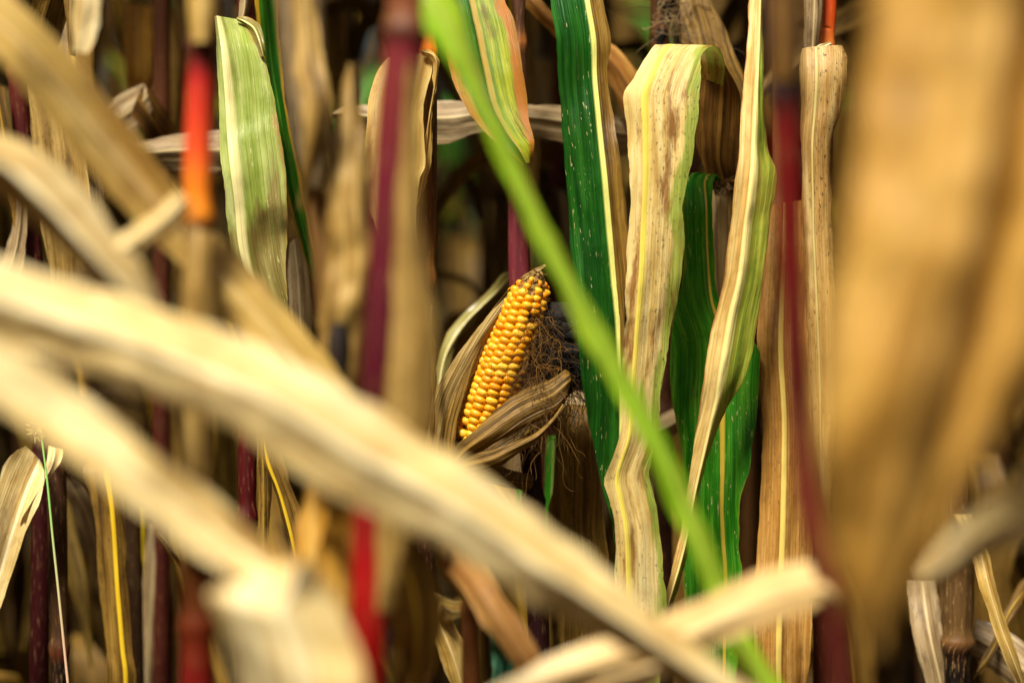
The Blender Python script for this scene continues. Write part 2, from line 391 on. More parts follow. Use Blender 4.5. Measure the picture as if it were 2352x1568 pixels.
pl = plant('corn plant whose long cream blades sweep from the left edge to bottom right', -420, 1.2)
stalk([(-420, -300, 1.2, 110), (-420, 1568, 1.2, 115)], pl, stalk_mat('stalk_tan_red', [(0.0, S(90, 40, 26)), (1.2, S(150, 80, 50)), (2.2, S(170, 130, 70))]), top=1.4, nodes=(0.75, 0.95, 1.15, 1.35))
blade([(-420, 560, 80, 1.2, 0), (-250, 590, 150, 1.22, -.02), (-60, 668, 185, 1.25, -.02), (150, 735, 182, 1.26, -.02), (400, 822, 190, 1.26, -.015), (620, 915, 208, 1.26, -.015), (830, 1045, 222, 1.27, -.015), (1050, 1165, 195, 1.28, -.01), (1250, 1300, 160, 1.29, -.01), (1450, 1432, 118, 1.30, 0), (1600, 1540, 92, 1.31, 0), (1800, 1680, 60, 1.33, 0)],
      pl, M['cream'], fold=.015, wav=.004)
blade([(-420, 760, 60, 1.2, 0), (-200, 790, 120, 1.2, -.02), (-40, 835, 125, 1.2, -.02), (130, 945, 132, 1.21, -.02), (300, 1075, 134, 1.21, -.02), (440, 1185, 130, 1.22, -.02), (560, 1275, 116, 1.22, -.01), (660, 1345, 120, 1.22, 0.0)],
      pl, M['cream'], fold=-.008, wav=.005)
strip([(660, 1285, 725, 1290, 1.225, 0), (560, 1335, 765, 1375, 1.22, .02), (480, 1362, 795, 1430, 1.21, .03), (512, 1445, 826, 1500, 1.21, .02), (545, 1560, 845, 1590, 1.21, -.01), (600, 1720, 850, 1720, 1.22, 0)], pl, M['cream'], name='leaf_tip', fold=.015, wav=.012)

# red-orange stalk
pl = plant('corn plant with a glowing red and orange stalk, blurred at left', 452, 1.5)
mt = stalk_mat('stalk_red_orange', hz((1900, 1.5, S(60, 16, 10)), (1560, 1.5, S(120, 12, 14)), (1330, 1.5, S(110, 60, 20)), (560, 1.5, S(150, 100, 40)), (520, 1.5, S(80, 40, 18)), (500, 1.5, S(226, 136, 26)), (420, 1.5, S(230, 122, 28)), (350, 1.5, S(218, 74, 30)), (200, 1.5, S(186, 34, 28)), (140, 1.5, S(90, 20, 22)), (110, 1.5, S(56, 30, 26)), (70, 1.5, S(120, 84, 60)), (-300, 1.5, S(150, 110, 70))), streak=.12)
stalk([(468, -60, 1.5, 62), (466, 60, 1.5, 66), (462, 140, 1.5, 60), (456, 300, 1.5, 62), (455, 460, 1.5, 68), (455, 520, 1.5, 66), (453, 900, 1.5, 70), (452, 1568, 1.5, 72)], pl, mt, top=2.0, nodes=(zof(105, 1.5), zof(505, 1.5), zof(1440, 1.5)))
strip([(428, 510, 500, 545, 1.49, 0), (422, 600, 492, 600, 1.485, 0), (416, 800, 488, 800, 1.483, 0), (420, 1050, 486, 1050, 1.483, 0), (424, 1280, 480, 1280, 1.485, 0)], pl, M['dusty'], name='leaf_sheath', rnd=.008)
strip([(432, -60, 492, -60, 1.493, 0), (430, 0, 496, 0, 1.49, 0), (432, 60, 494, 60, 1.49, 0), (440, 100, 488, 100, 1.49, 0)], pl, M['tan'], name='leaf_sheath', rnd=.008)

# purple stalk with its lime blade
pl = plant('corn plant with blurred purple stalk and one lime green blade hanging diagonally', 842, 1.4)
mt = stalk_mat('stalk_purple', hz((1900, 1.4, S(60, 8, 10)), (1568, 1.4, S(190, 16, 20)), (1300, 1.4, S(150, 8, 12)), (950, 1.4, S(66, 4, 18)), (700, 1.4, S(80, 10, 30)), (400, 1.4, S(98, 22, 36)), (200, 1.4, S(110, 34, 36)), (110, 1.4, S(110, 30, 40)), (80, 1.4, S(70, 36, 26)), (40, 1.4, S(120, 70, 40)), (-300, 1.4, S(150, 60, 50))), streak=.12)
stalk([(930, -60, 1.4, 92), (930, 90, 1.4, 96), (915, 250, 1.4, 96), (900, 450, 1.4, 92), (885, 650, 1.4, 84), (868, 900, 1.4, 82), (850, 1200, 1.4, 80), (842, 1568, 1.4, 82)], pl, mt, top=2.0, nodes=(zof(75, 1.4), zof(990, 1.4)))
strip([(925, 120, 960, 120, 1.397, 0.0), (915, 300, 962, 300, 1.395, 0.0), (905, 560, 975, 560, 1.392, .004), (900, 720, 1000, 720, 1.39, .008), (890, 860, 1004, 860, 1.39, .008), (880, 1000, 992, 1000, 1.392, .006), (862, 1180, 950, 1180, 1.395, .004), (850, 1400, 910, 1400, 1.4, .004)], pl, M['dusty'], name='leaf_sheath', rnd=.006)
blade([(935, 80, 60, 1.4, 0), (945, 20, 100, 1.40, .0), (975, -10, 115, 1.40, -.011), (1010, 30, 108, 1.40, -.011), (1060, 130, 52, 1.40, -.011), (1125, 270, 48, 1.405, -.011), (1195, 430, 48, 1.41, -.011), (1265, 580, 48, 1.415, -.011), (1345, 725, 48, 1.42, -.011), (1430, 880, 48, 1.425, -.011), (1510, 1020, 48, 1.43, -.011), (1570, 1160, 52, 1.435, -.011), (1630, 1310, 52, 1.44, -.011), (1700, 1470, 58, 1.445, 0), (1780, 1600, 55, 1.45, 0), (1860, 1720, 20, 1.45, 0)],
      pl, M['lime'], fold=.004)
blade([(842, 1150, 60, 1.41, 0), (800, 1250, 130, 1.5, 0), (790, 1400, 170, 1.52, 0), (800, 1568, 160, 1.54, 0), (810, 1750, 80, 1.55, 0)], pl, M['gold'], fold=.01)
blade([(880, 1220, 90, 1.45, 0), (945, 1330, 110, 1.5, 0), (960, 1450, 110, 1.55, 0), (940, 1620, 60, 1.6, 0)], pl, M['olive'], fold=.01)

# withered stalk between red and purple
pl = plant('withered tan corn plant, soft, standing between the red stalk and the purple stalk', 760, 1.6)
stalk([(685, -60, 1.62, 70), (700, 200, 1.62, 66), (730, 420, 1.62, 60), (760, 800, 1.62, 60), (760, 1200, 1.62, 62), (765, 1568, 1.62, 64)], pl, stalk_mat('stalk_dry', [(0, S(80, 50, 26)), (1.0, S(120, 84, 40)), (1.3, S(150, 110, 60)), (2.0, S(140, 110, 70))], streak=.5), top=1.9, nodes=(zof(350, 1.62), zof(840, 1.62)))
strip([(628, -80, 738, -80, 1.6, 0), (632, 0, 744, 0, 1.6, 0), (645, 120, 748, 120, 1.6, 0), (662, 230, 756, 230, 1.6, 0), (680, 330, 762, 330, 1.6, 0), (700, 420, 740, 440, 1.6, 0)], pl, M['grey'], name='leaf_sheath', rnd=.012)
blade([(690, -80, 40, 1.6, 0), (700, 40, 60, 1.58, 0), (712, 160, 66, 1.56, 0), (728, 230, 70, 1.55, 0), (722, 310, 56, 1.55, 0), (708, 400, 30, 1.56, 0), (698, 480, 10, 1.57, 0)], pl, M['dusty'], name='leaf_tip', fold=.006)
strip([(800, 150, 812, 150, 1.6, 0), (782, 250, 828, 240, 1.59, 0), (758, 360, 842, 340, 1.58, 0), (748, 470, 850, 470, 1.575, 0), (750, 600, 860, 600, 1.575, 0), (738, 720, 852, 720, 1.575, 0), (730, 840, 842, 840, 1.58, 0), (722, 960, 815, 960, 1.585, 0), (716, 1100, 796, 1100, 1.59, 0), (724, 1250, 780, 1250, 1.6, 0), (740, 1400, 765, 1400, 1.61, 0)], pl, M['dusty'], name='leaf_sheath', rnd=.010, wav=.010, crk=.004, edge=10)
strip([(758, 740, 800, 745, 1.555, 0), (752, 790, 806, 800, 1.553, 0), (765, 860, 800, 870, 1.555, 0)], pl, leaf_mat('mould_black', S(60, 50, 44), S(30, 24, 22), S(10, 8, 8), trans=0.0, vein=0), name='mould_patch', rnd=.006)
blade([(730, 1080, 40, 1.6, 0), (720, 1180, 60, 1.58, 0), (725, 1300, 100, 1.57, 0), (740, 1440, 120, 1.57, 0), (760, 1620, 60, 1.58, 0)], pl, M['gold'], fold=.008)

# dark red stalk right, with the knuckled leaf
pl = plant('corn plant with a dark red blurred stalk and a cream leaf bent at a knuckle', 1940, 1.35)
mt = stalk_mat('stalk_dark_red', hz((1900, 1.35, S(50, 14, 10)), (1450, 1.35, S(70, 14, 12)), (1150, 1.35, S(96, 26, 24)), (900, 1.35, S(66, 6, 8)), (600, 1.35, S(90, 2, 4)), (300, 1.35, S(98, 3, 4)), (235, 1.35, S(70, 14, 16)), (210, 1.35, S(30, 20, 26)), (120, 1.35, S(60, 40, 32)), (-300, 1.35, S(100, 70, 46))), streak=.15)
stalk([(1800, -60, 1.35, 84), (1800, 120, 1.35, 86), (1806, 230, 1.35, 70), (1812, 450, 1.35, 56), (1822, 700, 1.35, 52), (1838, 950, 1.35, 52), (1866, 1180, 1.35, 58), (1905, 1340, 1.35, 60), (1935, 1568, 1.35, 64)], pl, mt, top=1.95, nodes=(zof(222, 1.35), zof(1370, 1.35)))
blade([(1915, 1372, 40, 1.35, 0), (1885, 1345, 104, 1.35, .01), (1830, 1352, 118, 1.36, .02), (1710, 1390, 116, 1.37, .02), (1600, 1440, 112, 1.375, .02), (1480, 1485, 104, 1.38, .02), (1340, 1530, 92, 1.385, .01), (1180, 1590, 76, 1.39, 0), (1050, 1660, 30, 1.4, 0)], pl, M['straw'], fold=.010, wav=.003)
strip([(1776, -80, 1836, -80, 1.345, 0), (1774, 60, 1838, 60, 1.345, 0), (1776, 190, 1836, 190, 1.346, 0)], pl, M['brown'], name='leaf_sheath', rnd=.008)
blade([(1560, 1500, 40, 1.44, -.03), (1420, 1560, 120, 1.44, -.03), (1290, 1630, 150, 1.44, -.03), (1150, 1720, 100, 1.45, 0)], pl, M['straw'], fold=.01)

# great blurred leaf at right, very close
pl = plant('corn plant close to the lens at right, one huge soft tan leaf filling the edge', 2620, .96)
stalk([(2620, -600, .96, 135), (2620, 1568, .96, 135)], pl, stalk_mat('stalk_gold', [(0.0, S(120, 70, 36)), (1.2, S(190, 130, 60)), (2.2, S(200, 150, 70))]), top=1.75, nodes=(0.8, 1.0, 1.21, 1.38))
strip([(2580, -620, 2660, -620, .95, 0), (2180, -380, 2640, -380, .955, 0), (2030, -120, 2590, -120, .955, .01), (1992, 100, 2560, 100, .955, .01), (1965, 330, 2530, 330, .95, .01), (1935, 560, 2470, 560, .945, .01), (1900, 740, 2410, 740, .945, .01), (1882, 900, 2345, 890, .945, .01), (1882, 1060, 2262, 1050, .95, .005), (1898, 1190, 2190, 1180, .955, 0), (1920, 1310, 2126, 1300, .96, 0), (1942, 1400, 2074, 1390, .965, 0), (1966, 1455, 2036, 1450, .97, 0), (1990, 1478, 2008, 1478, .97, 0)],
      pl, M['near'], rnd=.016, wav=.004, step=16, crk=.003, edge=8, m=36, mid=.5, groove=(.66, .030, .085))
blade([(2620, 900, 60, .95, 0), (2480, 1060, 150, 1.1, 0), (2360, 1165, 135, 1.2, -.01), (2270, 1215, 120, 1.24, -.01), (2190, 1275, 90, 1.27, 0), (2120, 1330, 30, 1.29, 0)], pl, M['cream'], fold=.010)

def droop(z, az, L, th1, k, r, n=16, th0=.35):
    d = Vector((math.cos(az), math.sin(az), 0)); p = d * .01 + Vector((0, 0, z)); path = [p.copy()]
    ph = r.uniform(0, 9)
    for i in range(n - 1):
        t = i / (n - 1); q = min(1, t / k); q = q * q * (3 - 2 * q); th = th0 + (th1 - th0) * q + .25 * math.sin(ph + 6 * t) * t
        p = p + (d * math.sin(th) + Vector((0, 0, math.cos(th)))) * (L / (n - 1)); p.z = max(p.z, .02); path.append(p.copy())
    return path, Vector((-math.sin(az), math.cos(az), 0))
rc = random.Random(31)
def crown(pl, x, d, mats, n=7, z0=1.62):  # unseen leaves added to throw shade on the rows behind
    """the upper leaves of a plant, above the picture"""
    b = P(x, 0, d)
    for k in range(n):
        z = z0 + .13 * k + rc.uniform(-.02, .02); az = math.pi / 2 + (1 if k % 2 else -1) * rc.uniform(.25, 1.3)
        path, cx = droop(z, az, rc.uniform(.5, .7), rc.uniform(1.5, 2.0), 1.0, rc, th0=.5)
        path = [p + Vector((b.x, b.y, 0)) for p in path]; w = rc.uniform(.07, .1)
        ribbon(path, [w * (.4 + .6 * min(1, 4 * t)) * max(.04, 1 - t ** 2.2) for t in [i / 15 for i in range(16)]], cx, rc.choice(mats), pl, seed=int(rc.random() * 9999), twist=rc.uniform(-.5, .5), fold=.1)
# ------------------------------------------------------------------ plants in the plane of focus
FR = 'corn plants in the sharp middle rows'
RED = lambda y, d, c: (zof(y, d), c)

# half-green pale leaf, upper left of centre
pl = plant('corn plant bearing a sharp pale green leaf with a cream midrib', 572, 2.05, FR)
mt = stalk_mat('stalk_maroon', hz((1900, 2.05, S(30, 8, 8)), (1200, 2.05, S(70, 6, 10)), (600, 2.05, S(80, 14, 16)), (80, 2.05, S(120, 40, 20)), (60, 2.05, S(200, 110, 40)), (40, 2.05, S(110, 40, 30)), (-300, 2.05, S(130, 60, 50))))
stalk([(565, -60, 2.05, 40), (566, 70, 2.05, 40), (570, 600, 2.06, 42), (568, 1100, 2.06, 44), (566, 1568, 2.06, 46)], pl, mt, top=2.2, nodes=(zof(68, 2.05), zof(640, 2.05), zof(1190, 2.05)))
crown(pl, 565, 2.05, [M['green'], M['husk'], M['olive'], M['tan']])
strip([(552, -60, 580, -60, 2.035, 0), (550, 20, 576, 20, 2.035, 0), (546, 50, 566, 50, 2.035, 0)], pl, M['grey'], name='leaf_sheath', rnd=.006)
strip([(489, 36, 552, 46, 2.02, .02), (493, 100, 588, 95, 2.0, .02), (496, 151, 608, 140, 1.995, .015), (500, 240, 630, 230, 1.99, .01), (504, 328, 643, 302, 1.985, .01), (511, 400, 655, 400, 1.98, .01), (519, 453, 658, 470, 1.98, .005), (529, 554, 660, 544, 1.985, .005), (545, 610, 657, 620, 1.985, 0), (569, 665, 660, 690, 1.985, 0), (600, 760, 665, 770, 1.99, 0), (630, 860, 668, 870, 1.99, 0), (655, 960, 668, 960, 2.0, 0)],
      pl, M['pale'], mid=.17, fold=.004, wav=.010, m=18, u0=0.0, crk=.0022, edge=5)
blade([(545, 44, 14, 2.02, 0), (565, 52, 24, 2.02, 0), (585, 68, 28, 2.01, .01), (598, 100, 20, 2.0, .01), (606, 130, 6, 2.0, 0)], pl, M['pale'], name='leaf_collar', fold=.004, step=6)
strip([(575, -70, 632, -70, 2.09, 0), (584, 0, 640, 0, 2.09, 0), (600, 120, 645, 120, 2.09, 0), (622, 230, 656, 230, 2.085, 0), (640, 340, 678, 340, 2.08, 0), (655, 430, 696, 430, 2.08, 0), (680, 530, 716, 530, 2.08, 0), (700, 600, 730, 600, 2.08, 0), (718, 650, 732, 650, 2.08, 0)], pl, M['limetip'], fold=.006)
strip([(664, 560, 690, 540, 2.1, 0), (662, 650, 712, 640, 2.1, 0), (668, 760, 716, 770, 2.1, 0), (672, 870, 712, 880, 2.1, 0), (690, 980, 700, 980, 2.1, 0)], pl, M['grey'], fold=.006)
strip([(604, 1000, 612, 1000, 2.0, 0), (606, 1065, 650, 1050, 2.0, 0), (625, 1110, 672, 1120, 2.0, 0), (640, 1156, 684, 1156, 2.0, 0), (658, 1225, 704, 1225, 2.0, 0), (675, 1290, 705, 1290, 2.0, 0), (700, 1370, 716, 1370, 2.0, 0)], pl, M['ribbed'], mid=.2, fold=.004)
strip([(595, 1000, 612, 1000, 2.03, 0), (592, 1120, 622, 1120, 2.03, 0), (596, 1230, 618, 1230, 2.03, 0), (604, 1330, 612, 1330, 2.03, 0)], pl, M['olive'], fold=.004)

# dry stalk with bright orange node
pl = plant('dry brown corn plant with a frayed collar leaf, beside the purple stalk', 978, 2.02, FR)
mt = stalk_mat('stalk_brown', hz((1900, 2.02, S(24, 10, 8)), (900, 2.02, S(60, 26, 16)), (670, 2.02, S(56, 20, 14)), (648, 2.02, S(90, 36, 16)), (636, 2.02, S(160, 90, 30)), (600, 2.02, S(130, 84, 36)), (400, 2.02, S(100, 66, 30)), (150, 2.02, S(80, 54, 26)), (125, 2.02, S(240, 140, 20)), (90, 2.02, S(230, 110, 20)), (40, 2.02, S(190, 70, 20)), (-200, 2.02, S(140, 50, 30))), streak=.55, fibre=.2)
stalk([(984, -60, 2.02, 36), (984, 110, 2.02, 38), (981, 300, 2.02, 46), (979, 560, 2.02, 46), (977, 645, 2.02, 46), (976, 900, 2.03, 44), (976, 1568, 2.04, 46)], pl, mt, top=2.2, nodes=(zof(120, 2.02), zof(642, 2.02)))
crown(pl, 984, 2.02, [M['green'], M['husk'], M['olive'], M['tan']])
strip([(890, 130, 985, 118, 2.0, -.01), (862, 170, 990, 165, 1.995, -.01), (848, 230, 976, 240, 1.99, -.01), (840, 310, 974, 300, 1.985, -.01), (832, 370, 978, 376, 1.985, -.01), (834, 430, 962, 420, 1.985, -.01), (860, 520, 956, 500, 1.985, 0), (900, 620, 957, 590, 1.985, 0), (940, 700, 954, 680, 1.99, 0)], pl, M['tan'], fold=-.010, wav=.010, m=16)
blade([(968, 118, 10, 1.995, 0), (980, 122, 22, 1.99, 0), (995, 128, 20, 1.985, 0), (1004, 150, 14, 1.985, 0), (1000, 190, 10, 1.988, 0), (988, 260, 12, 1.99, 0), (980, 340, 18, 1.99, 0), (974, 400, 14, 1.99, 0), (960, 470, 4, 1.99, 0)], pl, M['tan'], name='leaf_collar', fold=.003, step=6)
blade([(990, 700, 6, 2.0, 0), (990, 760, 9, 1.99, 0), (996, 850, 12, 1.99, 0), (996, 960, 10, 1.99, 0), (990, 1060, 4, 2.0, 0)], pl, M['husk'], name='leaf_shred', fold=.003)

# ---------------- the corn cob plant
pe = plant('corn plant carrying the bare ripe yellow cob in an opened husk', 1220, 2.07, FR)
mt = stalk_mat('stalk_purple_brown', hz((1900, 2.06, S(20, 6, 8)), (1100, 2.06, S(46, 8, 12)), (640, 2.06, S(110, 40, 50)), (480, 2.06, S(130, 54, 62)), (440, 2.06, S(170, 110, 70)), (110, 2.06, S(90, 60, 40)), (96, 2.06, S(190, 120, 60)), (60, 2.06, S(80, 52, 34)), (-200, 2.06, S(90, 50, 40))), streak=.5)
stalk([(1192, -60, 2.08, 30), (1192, 96, 2.08, 32), (1193, 300, 2.08, 40), (1192, 480, 2.07, 50), (1194, 640, 2.07, 50), (1208, 900, 2.07, 50), (1222, 1100, 2.07, 48), (1232, 1300, 2.07, 48), (1240, 1568, 2.07, 50)], pe, mt, top=2.3, nodes=(zof(96, 2.08), zof(1150, 2.07)))
crown(pe, 1192, 2.08, [M['green'], M['husk'], M['olive'], M['tan']])
# decaying hanging leaf
strip([(1000, -90, 1150, -90, 2.07, -.02), (1010, 0, 1159, 0, 2.05, -.02), (1020, 100, 1182, 50, 2.04, -.02), (1036, 170, 1200, 151, 2.03, -.02), (1062, 235, 1212, 252, 2.02, -.01), (1110, 300, 1224, 310, 2.01, -.01), (1160, 345, 1226, 340, 2.0, 0), (1200, 378, 1220, 374, 2.0, 0)], pe, M['decay'], mid=.5, fold=.006, wav=.007, m=16)
# long dark green blade, one half dead
strip([(1192, -330, 1235, -330, 2.07, 0, .5), (1240, -240, 1345, -240, 2.03, 0, .6), (1258, -120, 1372, -120, 2.0, 0, .65), (1265, 0, 1385, 0, 1.985, .01, .72), (1276, 90, 1404, 86, 1.98, .01, .70), (1282, 180, 1396, 166, 1.98, .01, .76), (1289, 277, 1411, 277, 1.975, .01, .73), (1300, 403, 1430, 403, 1.97, .01, .70), (1310, 554, 1442, 520, 1.97, .01, .70), (1318, 655, 1437, 640, 1.97, .01, .80), (1326, 760, 1434, 740, 1.97, .01, .90), (1334, 854, 1434, 850, 1.97, .01, .94), (1350, 954, 1436, 950, 1.975, .01, .94), (1381, 1106, 1430, 1106, 1.98, 0, .9), (1404, 1200, 1422, 1200, 1.985, 0, .8), (1412, 1250, 1415, 1250, 1.985, 0, .5)],
      pe, M['darkgreen'], fold=-.004, wav=.010, m=20)
blade([(1178, 1080, 6, 2.12, 0), (1190, 1100, 16, 2.12, 0), (1198, 1180, 24, 2.12, 0), (1200, 1300, 20, 2.12, 0)], pe, M['green'], name='leaf')
blade([(1205, 600, 10, 2.12, 0), (1150, 660, 30, 2.2, 0), (1070, 740, 30, 2.2, 0), (1025, 810, 28, 2.18, 0), (1008, 890, 26, 2.15, 0), (1003, 980, 10, 2.1, 0)], pe, M['pale'], name='leaf', fold=.006)
strip([(1255, 1000, 1290, 1000, 2.16, 0), (1252, 1100, 1285, 1100, 2.16, 0), (1250, 1250, 1280, 1250, 2.16, 0), (1256, 1400, 1270, 1400, 2.16, 0)], pe, M['green'])

def E(cx, cy, d): return P(964.7 + .3516 * cx, 588 + .3516 * cy, d)
def ev(cx, cy): return (964.7 + .3516 * cx, 588 + .3516 * cy)
ear_d = 2.012
eb, et = E(346, 1236, ear_d + .012), E(768, 120, ear_d - .006)
ax = (et - eb).normalized(); LEN = (et - eb).length
ey = Vector((0, -1, 0)); ey = (ey - ax * ey.dot(ax)).normalized(); ex = ax.cross(ey)
if ex.x < 0: ex = -ex
RC = 0.0224
def prof(t):
    pts = [(0, .82), (.15, .96), (.35, 1.0), (.55, .97), (.72, .9), (.84, .80), (.92, .64), (1, .22), (1.2, .16)]
    for (a, x), (b, y) in zip(pts, pts[1:]):
        if t <= b: return x + (y - x) * (t - a) / (b - a)
    return .2
# cob core
def cob_mat():
    n = N('cob_chaff'); tc = n.new('ShaderNodeTexCoord'); t = n.new('ShaderNodeTexNoise'); t.inputs['Scale'].default_value = 380; t.inputs['Detail'].default_value = 4
    n.link(tc.outputs['Object'], t.inputs['Vector'])
    return surface(n, n.ramp(t.outputs['Fac'], [(.38, S(60, 40, 16)), (.5, S(128, 94, 40)), (.64, S(196, 168, 108))]), .8, t.outputs['Fac'], .1, .2, .003, 1.0)
ear = None
cv, cf = [], []
nt_, ns_ = 40, 20
for i in range(nt_):
    t = i / (nt_ - 1); r = RC * prof(t) * (.80 if t < .85 else .86)
    for k in range(ns_):
        a = 2 * math.pi * k / ns_
        q = eb + ax * (LEN * t) + (ex * math.cos(a) + ey * math.sin(a)) * r
        dd = .0022 * noise.noise(q * 260) + .0012 * noise.noise(q * 600)
        cv.append(q + (ex * math.cos(a) + ey * math.sin(a)) * dd)
cf = grid_faces(nt_, ns_, 0, True); cf.append(tuple(range((nt_ - 1) * ns_, nt_ * ns_)))
ear = build('corn_ear', cv, cf, None, None, cob_mat(), pe); ear['label'] = 'ripe yellow cob in a peeled husk'
def sub(o): o.parent = ear; return o          # ear shares the plant's frame, so nothing moves
# kernels
def kern_mat():
    n = N('kernel_yellow'); u, v = n.uv('UVMap')     # u random per kernel, v 0 base .. 1 crown
    col = n.ramp(u, [(0.0, S(234, 150, 12)), (.35, S(242, 166, 18)), (.7, S(246, 178, 28)), (1.0, S(250, 196, 56))])
    col = n.mix(n.ss(v, .45, .1), col, S(228, 140, 12))
    b = n.new('ShaderNodeBsdfPrincipled'); n.link(col, b.inputs['Base Color']); b.inputs['Roughness'].default_value = .4
    b.inputs['Subsurface Weight'].default_value = .25; b.inputs['Subsurface Radius'].default_value = (.004, .002, .0006); b.inputs['Subsurface Scale'].default_value = .6
    b.inputs['Coat Weight'].default_value = .12; b.inputs['Coat Roughness'].default_value = .2
    n.link(b.outputs[0], n.out.inputs[0]); return n.m
rk = random.Random(12)
kv, kf, ku = [], [], []
NR, NK = 14, 25
for row in range(NR):
    for k in range(NK):
        a0 = 2 * math.pi * (row + .35) / NR + .07 * math.sin(k * .5 + row) + rk.uniform(-.03, .03)
        t = (k + .5 + (.5 if row % 2 else 0) + rk.uniform(-.12, .12)) / NK * .97 + .012
        sidex = math.cos(a0); front = math.sin(a0) > -.3
        if t > .965: continue
        if t > .90 and (rk.random() < .35 or (abs(sidex) < .25)): continue
        if t > .78 and .15 < sidex < .45 and front and rk.random() < .55: continue
        if front and .74 < t < .79 and .25 < sidex < .6: continue
        if rk.random() < .02: continue
        pr = prof(t); r = RC * pr
        kw = 2 * math.pi * r / NR * .56; kh = LEN * .97 / NK * .585; kd = .0040
        big = rk.uniform(.92, 1.08)
        if t > .84: kw *= 1.05; big *= rk.uniform(.8, 1.05)
        no = ex * math.cos(a0) + ey * math.sin(a0); tg = -ex * math.sin(a0) + ey * math.cos(a0)
        ce = eb + ax * (LEN * t) + no * (r * .84 + rk.uniform(-.0003, .0004))
        tilt = rk.uniform(-.12, .12); ax2 = (ax + no * (.15 + rk.uniform(-.1, .1))).normalized(); col = rk.random(); rot = rk.uniform(-.1, .1)
        f0 = len(kv); LA, LO = 7, 12
        for i in range(LA):
            ph = math.pi * .5 * (1 - i / (LA - 1) * 1.35)        # crown to waist
            for j in range(LO):
                th = 2 * math.pi * j / LO
                c_, s_ = math.cos(th), math.sin(th)
                sq = (abs(c_) ** 3.0 + abs(s_) ** 3.0) ** (-1 / 3.0)
                cr_ = max(0.0, math.cos(ph)) ** .8 if ph > 0 else 1 + .0 * ph
                q = ce + (tg * (c_ * kw) + ax2 * (s_ * kh) + tg * (s_ * kh * rot)) * (sq * cr_ * big) + no * (kd * math.sin(ph) * 1.0 * big + tilt * c_ * .0006)
                kv.append(q); ku.append((col, .5 + .5 * math.sin(ph)))
        kf += grid_faces(LA, LO, f0, True); 
sub(build('kernels', kv, kf, ku, None, kern_mat(), pe))
# chaff flakes at the tip
def plain(name, c, rough=.6, trans=0.0):
    n = N(name); return surface(n, c, rough, None, trans, .3)
fv, ff = [], []
for i in range(110):
    t = rk.uniform(.90, 1.02); a = rk.uniform(-.4, math.pi + .4); no = ex * math.cos(a) + ey * math.sin(a)
    q = eb + ax * (LEN * t) + no * (RC * prof(min(t, 1)) * rk.uniform(.8, 1.12))
    d1 = Vector((rk.gauss(0, 1), rk.gauss(0, 1), rk.gauss(0, 1))).normalized(); d2 = d1.cross(no + Vector((.1, .2, .05))).normalized()
    s1, s2 = rk.uniform(.0012, .0032), rk.uniform(.0007, .0018); f0 = len(fv)
    fv += [q - d1 * s1, q + d2 * s2 + no * .0005, q + d1 * s1 + no * .001, q - d2 * s2]; ff.append((f0, f0 + 1, f0 + 2, f0 + 3))
sub(build('tip_chaff', fv, ff, None, None, plain('chaff', S(160, 130, 74), .8, .2), pe))
# dark spoiled kernels
sv_, sf_ = [], []
for cx, cy, rr in ((712, 380, .0030), (745, 300, .002), (690, 330, .002)):
    q = E(cx, cy, ear_d - .0165); f0 = len(sv_)
    for i in range(7):
        ph = math.pi * i / 6
        for j in range(10):
            th = 2 * math.pi * j / 10; v = Vector((math.sin(ph) * math.cos(th), math.cos(ph), math.sin(ph) * math.sin(th)))
            sv_.append(q + v * (rr * (1 + .5 * noise.noise((q + v) * 2.3))))
    sf_ += grid_faces(7, 10, f0, True)
sub(build('spoiled_kernel', sv_, sf_, None, None, plain('spoiled', S(24, 20, 20), .35), pe))
# husk leaves
def estrip(rows, mat, name='husk_leaf', **kw):
    kw.setdefault('step', 6.0)
    o = strip([(*ev(a, b), *ev(c, d), dist, dd) for a, b, c, d, dist, dd in rows], pe, mat, name=name, **kw); return sub(o)
estrip([(100, 1440, 240, 1420, 2.015, 0), (30, 1260, 230, 1290, 2.01, 0), (62, 1080, 240, 1120, 2.01, 0), (100, 870, 290, 930, 2.008, 0), (212, 690, 370, 730, 2.006, 0), (300, 570, 430, 590, 2.006, 0), (400, 440, 490, 470, 2.006, 0), (560, 255, 600, 300, 2.008, 0), (690, 125, 730, 170, 2.008, 0), (810, 50, 835, 72, 2.01, 0)], M['huskpale'], rnd=.004, wav=.006, m=14, mid=.6)
estrip([(150, 1400, 240, 1380, 2.006, -.002), (130, 1250, 225, 1220, 2.004, -.004), (150, 1080, 245, 1090, 2.004, -.004), (195, 920, 300, 900, 2.004, -.004), (262, 740, 365, 690, 2.005, -.004), (330, 590, 425, 520, 2.006, -.003), (415, 430, 490, 380, 2.008, -.002), (525, 280, 565, 250, 2.008, 0), (640, 160, 670, 150, 2.008, 0), (800, 62, 815, 70, 2.008, 0)], M['husk'], rnd=.002, wav=.003, m=14)
estrip([(180, 1330, 260, 1400, 1.99, 0), (235, 1240, 330, 1330, 1.978, 0), (340, 1150, 430, 1260, 1.972, 0), (465, 1040, 560, 1185, 1.972, 0), (590, 925, 690, 1115, 1.975, 0), (710, 858, 800, 1060, 1.98, 0), (840, 815, 890, 1015, 1.985, 0), (955, 745, 960, 930, 1.99, 0), (985, 780, 980, 850, 1.995, 0)], M['husk'], rnd=.008, wav=.008, m=18)
estrip([(200, 1340, 260, 1440, 1.985, 0), (320, 1300, 380, 1420, 1.972, 0), (470, 1262, 530, 1368, 1.966, 0), (620, 1205, 650, 1288, 1.966, 0), (760, 1148, 775, 1195, 1.97, 0), (860, 1060, 880, 1080, 1.98, 0), (930, 960, 950, 985, 1.985, 0)], M['husk'], rnd=.005, wav=.006, m=12)
